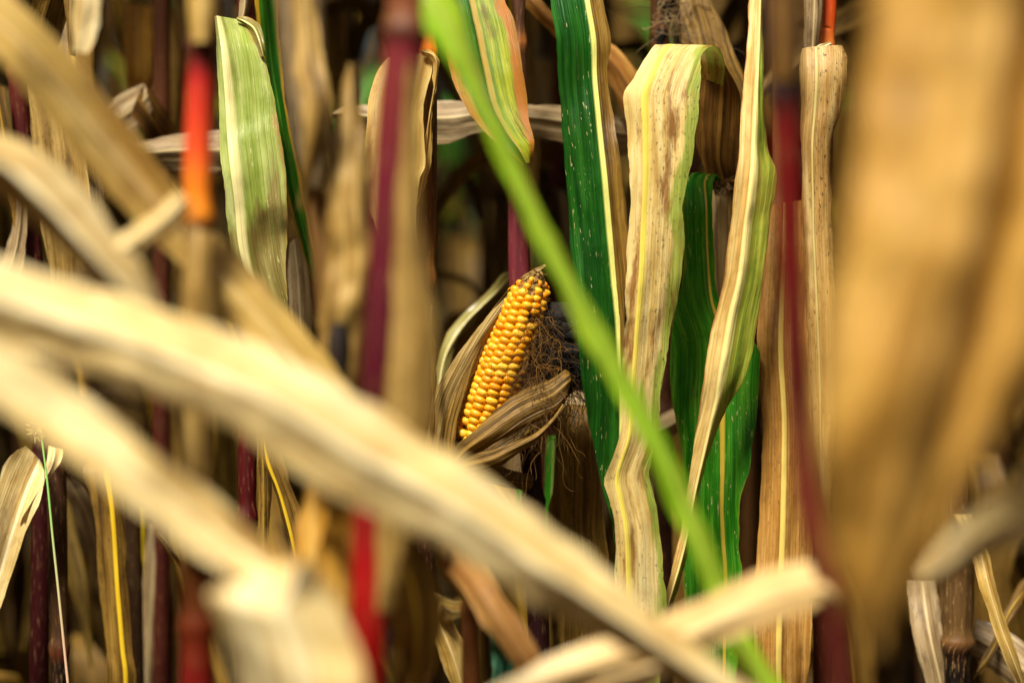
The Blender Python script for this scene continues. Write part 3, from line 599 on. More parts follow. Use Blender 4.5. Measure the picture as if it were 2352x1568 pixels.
estrip([(120, 1430, 240, 1460, 2.02, 0), (200, 1300, 330, 1420, 2.012, 0), (330, 1180, 480, 1330, 2.006, 0), (500, 1060, 640, 1220, 2.006, 0), (660, 960, 760, 1130, 2.01, 0), (820, 860, 880, 1040, 2.015, 0), (930, 800, 950, 930, 2.02, 0)], M['husk'], rnd=.006, wav=.006, m=14)
estrip([(470, 1120, 520, 1250, 2.03, 0), (600, 1060, 640, 1210, 2.035, 0), (700, 1080, 730, 1180, 2.04, 0), (780, 1100, 790, 1150, 2.045, 0)], M['grey'], rnd=.004)
estrip([(860, 760, 985, 740, 2.02, 0), (850, 860, 985, 860, 2.02, 0), (830, 960, 930, 985, 2.015, 0), (800, 1040, 860, 1060, 2.01, 0)], M['olive'], rnd=.006)
# ear shank joining the ear to its stalk
V_, F_, a_, b_ = tube_data([(E(720, 1480, 2.06), .007), (E(560, 1450, 2.05), .008), (E(400, 1390, 2.035), .010), (E(330, 1330, 2.02), .013), (E(360, 1270, 2.02), .015)], (), 12)
sub(build('shank', V_, F_, a_, b_, M['husk'], pe))
# matted dark silk and single threads
rs = random.Random(5)
mv, mf = [], []
for i in range(26):
    t = i / 25; c = E(925 + 40 * math.sin(t * 3) + 15 * t, 300 + 600 * t, 2.012); w = (.006 + .026 * math.sin(math.pi * min(1, t * 1.05 + .03)) ** .7)
    for j in range(16):
        a = 2 * math.pi * j / 16; v = Vector((math.cos(a), math.sin(a) * .6, 0))
        mv.append(c + v * w * (1 + .35 * noise.noise((c + v * w) * 190) + .2 * noise.noise((c + v * w) * 480)))
mf = grid_faces(26, 16, 0, True); mf += [tuple(range(16))[::-1], tuple(range(25 * 16, 26 * 16))]
def silk_mat(nm, c1, c2):
    n = N(nm); u, v = n.uv('UVMap'); return surface(n, n.ramp(u, [(0, c1), (1, c2)]), .6, None, .1, .3)
mat_dark = leaf_mat('silk_matted', S(30, 20, 10), S(12, 8, 4), S(5, 3, 2), trans=0, vein=0, rough=.8)
sub(build('matted_silk', mv, mf, [(p.z * 3, p.x * 3) for p in mv], [(p.x * 2, p.z) for p in mv], mat_dark, pe))
def threads(n, start, drift, steps, curl, rad, mat, name):
    V, F, U = [], [], []
    for q in range(n):
        p = start(q); vel = Vector(drift(q)); col = rs.random(); pts = []
        ph = [rs.uniform(0, 90) for _ in range(3)]; ln = int(steps * rs.uniform(.5, 1.1))
        for i in range(ln):
            pts.append(p.copy())
            w = Vector((nz(i * .17, ph[0]), nz(i * .17, ph[1]) * .5, nz(i * .17, ph[2]))) * curl
            p = p + (vel + w) * .0022
        f0 = len(V)
        for i, p in enumerate(pts):
            a = pts[max(0, i - 1)]; b = pts[min(ln - 1, i + 1)]; T = (b - a).normalized(); X = T.cross(Vector((0.1, 1, .05))).normalized(); Y = T.cross(X)
            rr = rad * (.6 + .8 * col) * (1 - .4 * i / ln)
            for k in range(4):
                an = math.pi * k / 2; V.append(p + X * (math.cos(an) * rr) + Y * (math.sin(an) * rr)); U.append((col, i / ln))
        F += grid_faces(ln, 4, f0, True)
    return build(name, V, F, U, None, mat, pe)
o = sub(threads(230, lambda q: E(640 + 240 * rs.random() ** .55, rs.uniform(330, 860), 1.99 + rs.uniform(-.006, .02)), lambda q: (rs.uniform(-.5, .5), rs.uniform(-.15, .1), rs.uniform(-1.1, -.2)), 36, 2.4, .00018, silk_mat('silk_thread', S(34, 22, 8), S(150, 106, 44)), 'silk')); o['kind'] = 'stuff'
o = sub(threads(60, lambda q: E(rs.uniform(700, 810), rs.uniform(780, 980), 1.972 + rs.uniform(-.003, .008)), lambda q: (rs.uniform(-.4, .3), 0, rs.uniform(-1.1, -.6)), 34, 1.7, .00019, silk_mat('silk_thread_dark', S(36, 24, 10), S(140, 104, 54)), 'hanging_silk')); o['kind'] = 'stuff'
o = sub(threads(400, lambda q: E(rs.uniform(770, 1010), rs.uniform(360, 820), 2.0 + rs.uniform(-.008, .01)), lambda q: (rs.uniform(-.5, .5), 0, rs.uniform(-1.1, -.1)), 26, 1.9, .0003, silk_mat('silk_thread_black', S(6, 4, 2), S(30, 18, 8)), 'black_silk')); o['kind'] = 'stuff'

# ---------------- plant with the draped tan leaf and the upright green leaf
pl = plant('corn plant with a cream leaf draped over in front of a broad green leaf', 1655, 2.1, FR)
mt = stalk_mat('stalk_cream', hz((1900, 2.1, S(40, 14, 14)), (1250, 2.1, S(90, 40, 30)), (700, 2.1, S(180, 150, 96)), (440, 2.1, S(214, 188, 130)), (420, 2.1, S(60, 40, 26)), (300, 2.1, S(90, 60, 34)), (-200, 2.1, S(130, 90, 50))), streak=.5, streakc=S(90, 20, 44))
stalk([(1652, 380, 2.1, 30), (1652, 440, 2.1, 36), (1654, 700, 2.1, 38), (1662, 1100, 2.11, 38), (1662, 1568, 2.12, 42)], pl, mt, nodes=(zof(425, 2.1), zof(1340, 2.1)))
strip([(1640, 420, 1668, 440, 2.08, .0, .5), (1604, 396, 1652, 400, 2.07, .0, .6), (1578, 410, 1640, 420, 2.055, 0, .7), (1568, 470, 1636, 470, 2.04, 0, .85), (1570, 600, 1640, 600, 2.035, 0, .85), (1556, 700, 1660, 700, 2.03, 0, .82), (1540, 800, 1735, 790, 2.03, 0, .65), (1538, 860, 1745, 840, 2.03, 0, .62), (1545, 930, 1741, 920, 2.03, 0, .60), (1566, 1060, 1722, 1060, 2.03, 0, .62), (1572, 1150, 1700, 1150, 2.03, 0, .70), (1570, 1240, 1697, 1240, 2.03, 0, .75), (1572, 1360, 1703, 1330, 2.03, 0, .75), (1590, 1568, 1690, 1568, 2.04, 0, .75), (1620, 1760, 1660, 1760, 2.05, 0, .7)], pl, M['upright'], fold=-.010, wav=.006, m=20)
# draped leaf: brown rising half behind, then over the fold and down the front
strip([(1652, 460, 1690, 430, 2.1, 0), (1600, 330, 1697, 405, 2.085, .0), (1606, 240, 1700, 300, 2.07, 0), (1612, 150, 1700, 215, 2.055, 0), (1612, 118, 1668, 150, 2.035, 0)], pl, M['brown'], name='leaf', fold=.004, wav=.004, m=14)
strip([(1560, 160, 1662, 200, 2.04, .0), (1550, 122, 1661, 150, 2.03, 0), (1530, 104, 1655, 112, 2.01, 0), (1505, 104, 1640, 104, 1.995, 0), (1485, 130, 1614, 120, 1.98, .0), (1455, 180, 1610, 166, 1.968, .0), (1435, 222, 1606, 222, 1.962, 0), (1440, 300, 1601, 280, 1.96, .0), (1446, 403, 1584, 403, 1.96, 0), (1448, 470, 1566, 484, 1.96, 0), (1441, 554, 1574, 545, 1.96, 0), (1438, 650, 1565, 640, 1.96, 0), (1434, 746, 1545, 740, 1.962, 0), (1430, 850, 1528, 840, 1.965, 0), (1426, 929, 1516, 940, 1.967, 0), (1421, 1005, 1506, 1010, 1.968, 0), (1390, 1095, 1494, 1080, 1.97, 0), (1398, 1150, 1500, 1140, 1.97, 0), (1411, 1221, 1516, 1225, 1.97, 0), (1413, 1358, 1529, 1370, 1.972, 0), (1418, 1500, 1524, 1500, 1.975, 0), (1440, 1680, 1490, 1680, 1.98, 0)],
      pl, M['drape'], mid=.24, fold=.006, wav=.014, m=20, edge=7.0)
# dry tuft at the broken top
tv, tf, tu = [], [], []
for i in range(60):
    a = rs.uniform(0, 6.28); p0 = P(1648 + rs.uniform(-16, 22), 425 + rs.uniform(-12, 14), 2.075); d1 = Vector((math.cos(a), -.5 * rs.random(), math.sin(a))) * rs.uniform(.004, .011); sd_ = Vector((-d1.z, 0, d1.x)) * .13; f0 = len(tv)
    tv += [p0 - sd_, p0 + sd_, p0 + d1 + sd_ * .4, p0 + d1 - sd_ * .4]; c_ = rs.random(); tu += [(c_, 0)] * 4; tf.append((f0, f0 + 1, f0 + 2, f0 + 3))
build('dry_tuft', tv, tf, tu, None, silk_mat('tuft', S(18, 12, 8), S(130, 96, 48)), pl)

# ---------------- plant with the twisting half-green leaf
pl = plant('corn plant with a twisted half green leaf and broad dry leaf behind the red stalk', 1800, 2.12, FR)
stalk([(1795, -60, 2.14, 36), (1795, 600, 2.14, 40), (1798, 1568, 2.14, 46)], pl, stalk_mat('stalk_dry_brown', [(0, S(40, 20, 12)), (1.0, S(110, 66, 36)), (1.4, S(130, 96, 54)), (2.2, S(130, 100, 60))], streak=.5), top=2.25, nodes=(zof(480, 2.14), zof(1000, 2.14)))
crown(pl, 1795, 2.14, [M['green'], M['husk'], M['olive'], M['tan']])
strip([(1770, -260, 1790, -260, 2.12, 0, .5), (1735, -150, 1770, -150, 2.05, 0, .6), (1722, 0, 1755, 0, 2.02, .0, .72), (1713, 126, 1753, 126, 2.0, .0, .72), (1706, 212, 1754, 240, 1.99, 0, .62), (1698, 320, 1765, 340, 1.985, .01, .5), (1690, 398, 1783, 390, 1.98, .01, .42), (1682, 470, 1780, 450, 1.98, .01, .40), (1676, 520, 1768, 500, 1.98, .01, .42), (1663, 630, 1756, 630, 1.98, .01, .40), (1645, 715, 1742, 720, 1.98, .01, .36), (1630, 778, 1730, 800, 1.98, .01, .38), (1616, 870, 1706, 878, 1.98, .01, .42), (1604, 950, 1664, 950, 1.985, .005, .6), (1592, 1030, 1634, 1030, 1.99, 0, .65), (1577, 1131, 1606, 1131, 1.995, 0, .65), (1556, 1240, 1588, 1240, 2.0, 0, .6), (1535, 1340, 1560, 1340, 2.005, 0, .5), (1515, 1430, 1525, 1430, 2.01, 0, .5)],
      pl, M['twist'], fold=.007, wav=.006, m=20)
strip([(1772, 470, 1840, 460, 2.06, 0), (1762, 560, 1850, 560, 2.05, 0), (1745, 700, 1858, 700, 2.045, 0), (1738, 803, 1862, 803, 2.04, 0), (1748, 929, 1864, 929, 2.04, 0), (1752, 1005, 1862, 1005, 2.04, 0), (1743, 1206, 1866, 1206, 2.04, 0), (1730, 1420, 1864, 1433, 2.04, 0), (1738, 1568, 1852, 1568, 2.045, 0), (1770, 1750, 1830, 1750, 2.06, 0)], pl, leaf_mat('dry_leaf_broad', S(220, 178, 104), S(184, 132, 58), S(120, 74, 24), rib=RIBY, ribw=0.1, blotch=S(120, 84, 44), blotch_amt=.5, speck=.6, trans=.2, vein=.4), mid=.42, fold=.008, wav=.006, m=18)

# ---------------- orange-red stalk top right
pl = plant('corn plant with a bright orange stalk rising from a pale speckled sheath', 1896, 2.08, FR)
mt = stalk_mat('stalk_orange', hz((1900, 2.08, S(50, 20, 12)), (700, 2.08, S(120, 60, 30)), (120, 2.08, S(160, 70, 30)), (104, 2.08, S(230, 130, 50)), (60, 2.08, S(200, 76, 20)), (-150, 2.08, S(170, 50, 20))), streak=.2)
stalk([(1908, -60, 2.08, 32), (1903, 60, 2.08, 34), (1898, 130, 2.08, 36), (1890, 600, 2.09, 42), (1890, 1568, 2.1, 46)], pl, mt, top=2.2, nodes=(zof(112, 2.08),))
crown(pl, 1908, 2.08, [M['green'], M['husk'], M['olive'], M['tan']])
strip([(1845, -120, 1888, -120, 2.06, 0), (1846, 0, 1890, 0, 2.06, 0), (1846, 60, 1886, 60, 2.06, 0), (1848, 116, 1880, 116, 2.065, 0)], pl, M['grey'], name='leaf_sheath', rnd=.007)
strip([(1842, 112, 1934, 106, 2.045, 0), (1838, 135, 1944, 128, 2.04, 0), (1838, 180, 1947, 165, 2.035, 0), (1838, 250, 1936, 242, 2.035, 0), (1840, 330, 1910, 322, 2.035, 0), (1842, 390, 1906, 378, 2.035, 0), (1842, 454, 1912, 454, 2.035, 0), (1844, 540, 1912, 529, 2.035, 0), (1850, 680, 1920, 680, 2.035, 0), (1860, 900, 1925, 900, 2.04, 0), (1870, 1200, 1910, 1200, 2.05, 0)], pl, leaf_mat('sheath_speckled', S(222, 196, 134), S(184, 146, 80), S(120, 82, 36), rib=S(200, 190, 120), ribw=.06, blotch=S(110, 74, 34), blotch_amt=.5, speck=1.0, trans=.2, vein=.35), name='leaf_sheath', mid=.3, rnd=.010, wav=.004, m=16)
blade([(1908, 100, 8, 2.05, 0), (1890, 108, 14, 2.04, 0), (1870, 120, 10, 2.04, 0)], pl, M['cream'], name='leaf_collar', step=5)

# ---------------- rotten ear plant behind
pl = plant('corn plant with a black rotten ear at the top and one level dry leaf', 1530, 2.22, FR)
stalk([(1512, -60, 2.24, 40), (1515, 150, 2.24, 42), (1520, 800, 2.24, 44), (1525, 1568, 2.24, 46)], pl, stalk_mat('stalk_dark_brown', [(0, S(30, 16, 10)), (1.0, S(60, 30, 18)), (1.4, S(90, 56, 30)), (2.3, S(110, 80, 40))], streak=.5), top=2.25, nodes=(zof(270, 2.24), zof(950, 2.24)))
crown(pl, 1512, 2.24, [M['green'], M['husk'], M['olive'], M['tan']])
rv = []
for i in range(30):
    t = i / 29; c = P(1532 + 14 * math.sin(t * 5), -140 + 250 * t, 2.17); w = .017 * (.7 + .5 * math.sin(t * 6)) * min(1, (1 - t) * 6 + .25)
    for j in range(18):
        a = 2 * math.pi * j / 18; v = Vector((math.cos(a), math.sin(a) * .8, 0)); q = c + v * w
        rv.append(q + v * (.006 * noise.noise(q * 120) + .004 * noise.noise(q * 380)))
rf = grid_faces(30, 18, 0, True) + [tuple(range(18))[::-1], tuple(range(29 * 18, 30 * 18))]
def rot_mat():
    n = N('rotten_husk'); tc = n.new('ShaderNodeTexCoord'); t = n.new('ShaderNodeTexNoise'); t.inputs['Scale'].default_value = 120; t.inputs['Detail'].default_value = 6; n.link(tc.outputs['Object'], t.inputs['Vector'])
    return surface(n, n.ramp(t.outputs['Fac'], [(.45, S(14, 10, 8)), (.58, S(30, 20, 12)), (.7, S(120, 70, 22))]), .7, t.outputs['Fac'], 0, .3, .004, 1.0)
ro = build('rotten_ear', rv, rf, None, None, rot_mat(), pl); ro['label'] = 'black rotten ear'
th = threads(40, lambda q: P(1535 + rs.uniform(-30, 30), rs.uniform(-30, 60), 2.145), lambda q: (rs.uniform(-.8, .8), 0, rs.uniform(-.8, .5)), 30, 2.2, .00035, silk_mat('silk_grey', S(60, 44, 26), S(180, 150, 100)), 'silk')
th.data.transform(__import__('mathutils').Matrix.Translation(pe.location - pl.location)); th.parent = ro; th['kind'] = 'stuff'
strip([(1560, -90, 1640, -90, 2.17, 0), (1562, 0, 1632, 0, 2.16, 0), (1565, 60, 1662, 55, 2.155, 0), (1572, 130, 1692, 135, 2.15, 0), (1600, 200, 1712, 190, 2.15, 0), (1660, 290, 1716, 280, 2.15, 0), (1690, 360, 1705, 360, 2.15, 0)], pl, M['husk'], fold=.006, wav=.005, m=14)
strip([(1520, 275, 1520, 300, 2.23, 0), (1440, 275, 1440, 356, 2.2, .0), (1360, 252, 1360, 342, 2.17, 0), (1285, 242, 1290, 328, 2.16, 0), (1214, 239, 1219, 312, 2.15, .0), (1110, 235, 1103, 304, 2.15, 0), (1050, 233, 1043, 324, 2.15, 0), (1008, 232, 1004, 330, 2.15, 0), (920, 236, 915, 325, 2.15, 0), (841, 240, 821, 304, 2.15, 0), (795, 246, 790, 282, 2.16, 0), (760, 262, 760, 268, 2.17, 0)], pl, M['grey'], fold=.006, wav=.01, m=14, mid=.4)
strip([(1180, -90, 1130, -30, 2.2, 0), (1235, -8, 1200, 12, 2.18, 0), (1300, 50, 1272, 80, 2.18, 0), (1403, 101, 1390, 178, 2.18, 0), (1464, 166, 1436, 267, 2.18, 0), (1500, 240, 1500, 330, 2.2, 0), (1518, 270, 1518, 300, 2.23, 0)], pl, leaf_mat('dry_leaf_orange', S(214, 164, 84), S(180, 122, 50), S(110, 66, 24), rib=S(120, 80, 36), blotch=S(90, 54, 20), trans=.25), fold=.005, wav=.004, m=12)
strip([(1565, 930, 1568, 990, 2.21, 0), (1500, 955, 1500, 1020, 2.18, 0), (1420, 930, 1420, 975, 2.15, 0), (1350, 900, 1345, 960, 2.13, 0), (1300, 898, 1290, 955, 2.12, 0), (1290, 905, 1282, 940, 2.12, 0)], pl, M['grey'], fold=.01, wav=.01)
strip([(1292, 930, 1352, 935, 2.1, 0), (1282, 970, 1358, 970, 2.09, 0), (1270, 1106, 1376, 1106, 2.08, 0), (1258, 1190, 1388, 1200, 2.08, 0), (1262, 1302, 1396, 1302, 2.08, 0), (1280, 1450, 1380, 1450, 2.09, 0), (1310, 1600, 1350, 1600, 2.1, 0)], pl, M['husk'], fold=-.008, wav=.008, m=16)

# ---------------- left side plants
pl = plant('corn plant with a dark red stalk and broad brown leaf at the far left edge', 52, 2.1, FR)
stalk([(30, -60, 2.12, 38), (40, 180, 2.12, 42), (58, 380, 2.12, 44), (80, 640, 2.12, 44), (95, 1000, 2.13, 44), (90, 1568, 2.14, 46)], pl, stalk_mat('stalk_blood', [(0, S(24, 8, 8)), (1.1, S(50, 4, 8)), (1.3, S(62, 6, 10)), (1.4, S(110, 50, 30)), (2.2, S(120, 70, 40))], streak=.2), top=2.2, nodes=(zof(165, 2.12), zof(1060, 2.12)))
crown(pl, 30, 2.12, [M['green'], M['husk'], M['olive'], M['tan']])
strip([(62, 140, 150, 130, 2.08, 0), (68, 220, 178, 210, 2.07, 0), (76, 330, 196, 330, 2.065, 0), (84, 420, 203, 430, 2.065, 0), (100, 560, 206, 545, 2.065, 0), (122, 660, 196, 640, 2.07, 0), (140, 760, 180, 750, 2.08, 0)], pl, M['dusty'], fold=-.006, wav=.006, m=14)
strip([(200, 360, 226, 370, 2.09, 0), (206, 450, 242, 460, 2.09, 0), (212, 560, 242, 560, 2.09, 0), (218, 660, 232, 660, 2.09, 0)], pl, M['grey'], rnd=.005)
strip([(44, 170, 60, 170, 2.12, 0), (62, 100, 130, 110, 2.1, 0), (64, 40, 150, 50, 2.09, 0), (74, 0, 166, 0, 2.08, 0), (90, -40, 160, -50, 2.07, 0), (140, -30, 190, -60, 2.06, 0), (150, 40, 178, 30, 2.05, 0), (160, 130, 172, 130, 2.05, 0)], pl, M['husk'], fold=.006, wav=.006, m=12)
strip([(-30, 190, 10, 200, 2.1, 0), (-10, 280, 20, 290, 2.1, 0), (12, 400, 34, 400, 2.1, 0), (30, 520, 38, 520, 2.1, 0)], pl, M['olive'])
blade([(60, 360, 20, 2.1, 0), (40, 560, 40, 2.1, 0), (10, 640, 60, 2.1, 0), (-40, 740, 50, 2.1, 0)], pl, M['grey'])

pl = plant('corn plant with a tented grey leaf folded to a point, left of the red stalk', 330, 2.32, FR)
stalk([(372, -60, 2.34, 38), (372, 300, 2.34, 40), (370, 1568, 2.34, 44)], pl, stalk_mat('stalk_umber', [(0, S(30, 14, 8)), (1.0, S(80, 30, 20)), (2.2, S(120, 80, 40))], streak=.5), top=2.2, nodes=(zof(330, 2.34), zof(900, 2.34)))
crown(pl, 372, 2.34, [M['green'], M['husk'], M['olive'], M['tan']])
strip([(232, 262, 262, 330, 2.24, 0), (270, 222, 300, 310, 2.23, 0), (310, 200, 336, 280, 2.22, 0), (332, 190, 350, 250, 2.215, 0)], pl, M['grey'], fold=.004)
strip([(332, 190, 300, 262, 2.215, 0), (352, 215, 330, 300, 2.22, 0), (385, 262, 350, 340, 2.235, 0), (410, 308, 372, 350, 2.26, 0), (400, 345, 380, 360, 2.3, 0)], pl, M['brown'], fold=.004)
strip([(300, 332, 330, 392, 2.18, 0), (340, 322, 366, 388, 2.17, 0), (400, 310, 412, 392, 2.165, 0), (460, 302, 466, 400, 2.16, 0), (510, 300, 515, 402, 2.16, 0), (560, 315, 560, 380, 2.17, 0), (600, 340, 600, 350, 2.19, 0)], pl, M['grey'], fold=.010, wav=.01, mid=.45, m=14)
strip([(285, 10, 352, 20, 2.45, 0), (284, 90, 350, 100, 2.44, 0), (290, 180, 345, 190, 2.44, 0), (310, 260, 335, 260, 2.46, 0)], pl, M['gold'], rnd=.01)
strip([(365, 20, 400, 20, 2.4, 0), (360, 150, 420, 150, 2.4, 0), (370, 300, 410, 300, 2.4, 0)], pl, M['olive'], rnd=.008)
blade([(195, -80, 60, 1.66, 0), (200, 0, 66, 1.66, 0), (192, 70, 60, 1.66, 0), (182, 120, 26, 1.66, 0)], pl, M['cream'], name='leaf_tip')

pl = plant('corn plant with a dark stalk and a two-lobed cream leaf at its collar, lower left', 132, 2.1, FR)
mt = stalk_mat('stalk_blackish', hz((1900, 2.1, S(10, 6, 5)), (1510, 2.1, S(16, 8, 6)), (1490, 2.1, S(120, 60, 30)), (1470, 2.1, S(70, 48, 26)), (1100, 2.1, S(60, 36, 20)), (1000, 2.1, S(90, 60, 30)), (700, 2.1, S(80, 40, 24))), streak=.6, fibre=.15)
stalk([(128, 960, 2.1, 32), (130, 1060, 2.1, 44), (133, 1300, 2.1, 46), (136, 1480, 2.1, 44), (138, 1568, 2.1, 40)], pl, mt, nodes=(zof(1488, 2.1),))
strip([(84, 1060, 104, 1090, 2.08, 0), (60, 1022, 102, 1080, 2.06, 0), (38, 1030, 104, 1104, 2.05, 0), (6, 1072, 88, 1160, 2.045, 0), (-10, 1150, 64, 1210, 2.045, 0), (-30, 1240, 36, 1282, 2.05, 0), (-60, 1350, 0, 1393, 2.06, 0), (-90, 1480, -60, 1490, 2.07, 0)], pl, M['cream'], mid=.62, fold=-.012, wav=.006, m=14)
strip([(108, 1035, 120, 1050, 2.085, 0), (112, 1022, 144, 1030, 2.07, 0), (104, 1070, 140, 1060, 2.06, 0), (84, 1130, 110, 1100, 2.055, 0), (40, 1200, 70, 1170, 2.05, 0)], pl, M['cream'], name='leaf_collar', fold=.004)
blade([(150, 1090, 30, 2.12, 0), (200, 1180, 50, 2.2, 0), (230, 1300, 40, 2.25, 0), (250, 1440, 20, 2.3, 0)], pl, M['grey'])

pl = plant('corn plant with a hanging brown leaf split by a bright yellow midrib, lower left', 300, 2.2, FR)
stalk([(300, 980, 2.24, 40), (310, 1568, 2.24, 44)], pl, stalk_mat('stalk_shade', [(0, S(20, 10, 6)), (1.0, S(60, 40, 20)), (2.2, S(100, 70, 40))], streak=.5), nodes=(zof(1020, 2.24),))
strip([(230, 1010, 300, 1010, 2.16, 0, .6), (200, 1062, 285, 1060, 2.11, 0, .62), (192, 1085, 283, 1085, 2.1, 0, .64), (217, 1181, 286, 1181, 2.1, 0, .66), (226, 1332, 292, 1332, 2.1, 0, .70), (240, 1480, 304, 1480, 2.1, 0, .70), (247, 1568, 312, 1568, 2.1, 0, .70), (265, 1740, 300, 1740, 2.12, 0, .6)], pl, M['ribbed'], fold=.005, wav=.005, m=14)
strip([(305, 1160, 332, 1160, 2.38, 0), (300, 1300, 328, 1300, 2.38, 0), (296, 1440, 316, 1440, 2.38, 0), (296, 1568, 310, 1568, 2.38, 0)], pl, leaf_mat('leaf_yellow', S(230, 200, 40), S(206, 166, 24), S(150, 110, 20), trans=.3))
strip([(342, 1200, 382, 1200, 2.34, 0), (328, 1350, 378, 1350, 2.34, 0), (320, 1500, 366, 1500, 2.34, 0), (318, 1700, 350, 1700, 2.34, 0)], pl, M['grey'], rnd=.006)
blade([(360, 1225, 14, 2.02, 0), (385, 1255, 18, 2.02, 0), (410, 1300, 14, 2.03, 0), (418, 1320, 4, 2.03, 0)], pl, M['brown'], name='leaf_tip')

# ---------------- lower right plants
pl = plant('corn plant with a fibrous dark sheathed stalk ringed by one node, lower right corner', 2198, 2.1, FR)
mt = stalk_mat('stalk_fibrous', hz((1900, 2.1, S(8, 5, 4)), (1500, 2.1, S(14, 8, 6)), (1485, 2.1, S(120, 60, 26)), (1470, 2.1, S(100, 74, 40)), (1300, 2.1, S(90, 66, 36)), (900, 2.1, S(100, 70, 40))), streak=.6, fibre=.35)
stalk([(2190, 700, 2.1, 50), (2192, 1200, 2.1, 74), (2197, 1300, 2.1, 80), (2200, 1474, 2.1, 72), (2198, 1492, 2.1, 62), (2198, 1568, 2.1, 58)], pl, mt, top=2.0, nodes=(zof(1482, 2.1), zof(1000, 2.1)))
crown(pl, 2190, 2.1, [M['green'], M['husk'], M['olive'], M['tan']])
strip([(2190, 1180, 2230, 1180, 2.08, 0), (2228, 1270, 2268, 1265, 2.06, 0), (2250, 1350, 2288, 1345, 2.05, 0), (2278, 1440, 2312, 1430, 2.05, 0), (2310, 1520, 2338, 1505, 2.05, 0), (2350, 1600, 2360, 1590, 2.06, 0)], pl, M['tan'], fold=.005, wav=.004)
strip([(2080, 1330, 2150, 1330, 2.14, 0), (2088, 1400, 2160, 1400, 2.12, 0), (2102, 1480, 2172, 1470, 2.11, 0), (2126, 1568, 2190, 1568, 2.11, 0), (2160, 1680, 2190, 1680, 2.12, 0)], pl, M['grey'], fold=.006, wav=.006)
strip([(2240, 1420, 2228, 1500, 2.16, 0), (2300, 1440, 2280, 1540, 2.15, 0), (2360, 1480, 2340, 1590, 2.14, 0), (2420, 1540, 2400, 1620, 2.14, 0)], pl, M['grey'], fold=.006, wav=.006)
blade([(2235, 1560, 16, 2.12, 0), (2280, 1490, 22, 2.13, 0), (2320, 1400, 26, 2.15, 0), (2370, 1330, 24, 2.17, 0)], pl, M['olive'])
blade([(2090, 1280, 20, 2.16, 0), (2130, 1330, 60, 2.16, 0), (2170, 1400, 70, 2.17, 0), (2210, 1480, 30, 2.2, 0)], pl, M['brown'])

# lower middle plant, soft, between the planes
pl = plant('low corn plant with drooping orange-tan leaf below the big cream blade', 1080, 1.75, FR)
stalk([(1080, 1380, 1.78, 40), (1082, 1568, 1.78, 42)], pl, stalk_mat('stalk_ochre', [(0, S(40, 20, 10)), (.9, S(120, 70, 30)), (1.0, S(140, 90, 40))]), nodes=(zof(1400, 1.78),))
blade([(1080, 1390, 20, 1.78, 0), (1040, 1300, 50, 1.72, 0), (1030, 1265, 64, 1.70, 0), (1085, 1330, 74, 1.66, 0), (1140, 1410, 72, 1.64, 0), (1200, 1500, 60, 1.63, 0), (1260, 1600, 30, 1.63, 0)], pl, leaf_mat('dry_leaf_rust', S(206, 160, 92), S(156, 108, 52), S(96, 56, 26), trans=.25), fold=.01)
blade([(1078, 1400, 20, 1.78, 0), (1040, 1400, 44, 1.85, 0), (1020, 1390, 60, 1.9, 0), (1010, 1420, 60, 1.92, 0), (1040, 1500, 56, 1.92, 0), (1070, 1600, 30, 1.92, 0)], pl, M['tan'], fold=.008)
blade([(1082, 1420, 20, 1.78, 0), (1140, 1440, 40, 1.84, 0), (1155, 1490, 52, 1.86, 0), (1148, 1560, 40, 1.86, 0), (1140, 1640, 10, 1.86, 0)], pl, leaf_mat('leaf_teal', S(120, 170, 130), S(60, 120, 90), S(20, 70, 50), trans=.25), fold=.006)

# thin grass stem in front of the lower-left stalk
gs = bpy.data.objects.new('grass_stem', None); C.objects.link(gs); q = P(158, 784, 2.03); gs.location = (q.x, q.y, 0)
gs['label'] = 'thin green grass stem with a dry seed head before the dark lower left stalk'; gs['category'] = 'grass stem'
n = N('grass_stem_green'); z_, _ = n.uv('UVMap')
gm = surface(n, n.ramp(z_, [(zof(1500, 2.03) / 2.5, S(220, 180, 150)), (zof(1300, 2.03) / 2.5, S(200, 200, 140)), (zof(1150, 2.03) / 2.5, S(150, 210, 110))]), .5, None, 0)
D = spline([(93, 985, 2.03, 4.5), (108, 1100, 2.03, 5), (121, 1232, 2.03, 5.5), (136, 1373, 2.03, 6), (156, 1568, 2.03, 6.5)], 10)
pts = [(P(x, y, d), w * W * d / 2352 / 2) for x, y, d, w in D]; p_, r_ = pts[-1]; pts += [(Vector((p_.x + .02 * k, p_.y, p_.z * (1 - k) - .01)), r_) for k in (.25, .5, .75, 1)]
V_, F_, a_, b_ = tube_data(pts, (), 8); build('stem', V_, F_, a_, b_, gm, gs)
sv_, sf_, su_ = [], [], []
for i in range(46):
    a = rs.uniform(0, 6.28); p0 = P(90 + rs.uniform(-9, 9) + 8 * math.cos(a), 985 + rs.uniform(-18, 22), 2.03 + rs.uniform(-.005, .005)); d1 = Vector((math.cos(a), rs.uniform(-.4, .4), math.sin(a))) * rs.uniform(.002, .006); w_ = Vector((-d1.z, 0, d1.x)) * .22; f0 = len(sv_)
    sv_ += [p0 - w_, p0 + w_, p0 + d1 + w_ * .3, p0 + d1 - w_ * .3]; c_ = rs.random(); su_ += [(c_, 0)] * 4; sf_.append((f0, f0 + 1, f0 + 2, f0 + 3))
build('seed_head', sv_, sf_, su_, None, silk_mat('seed_head', S(60, 44, 20), S(200, 180, 100)), gs)

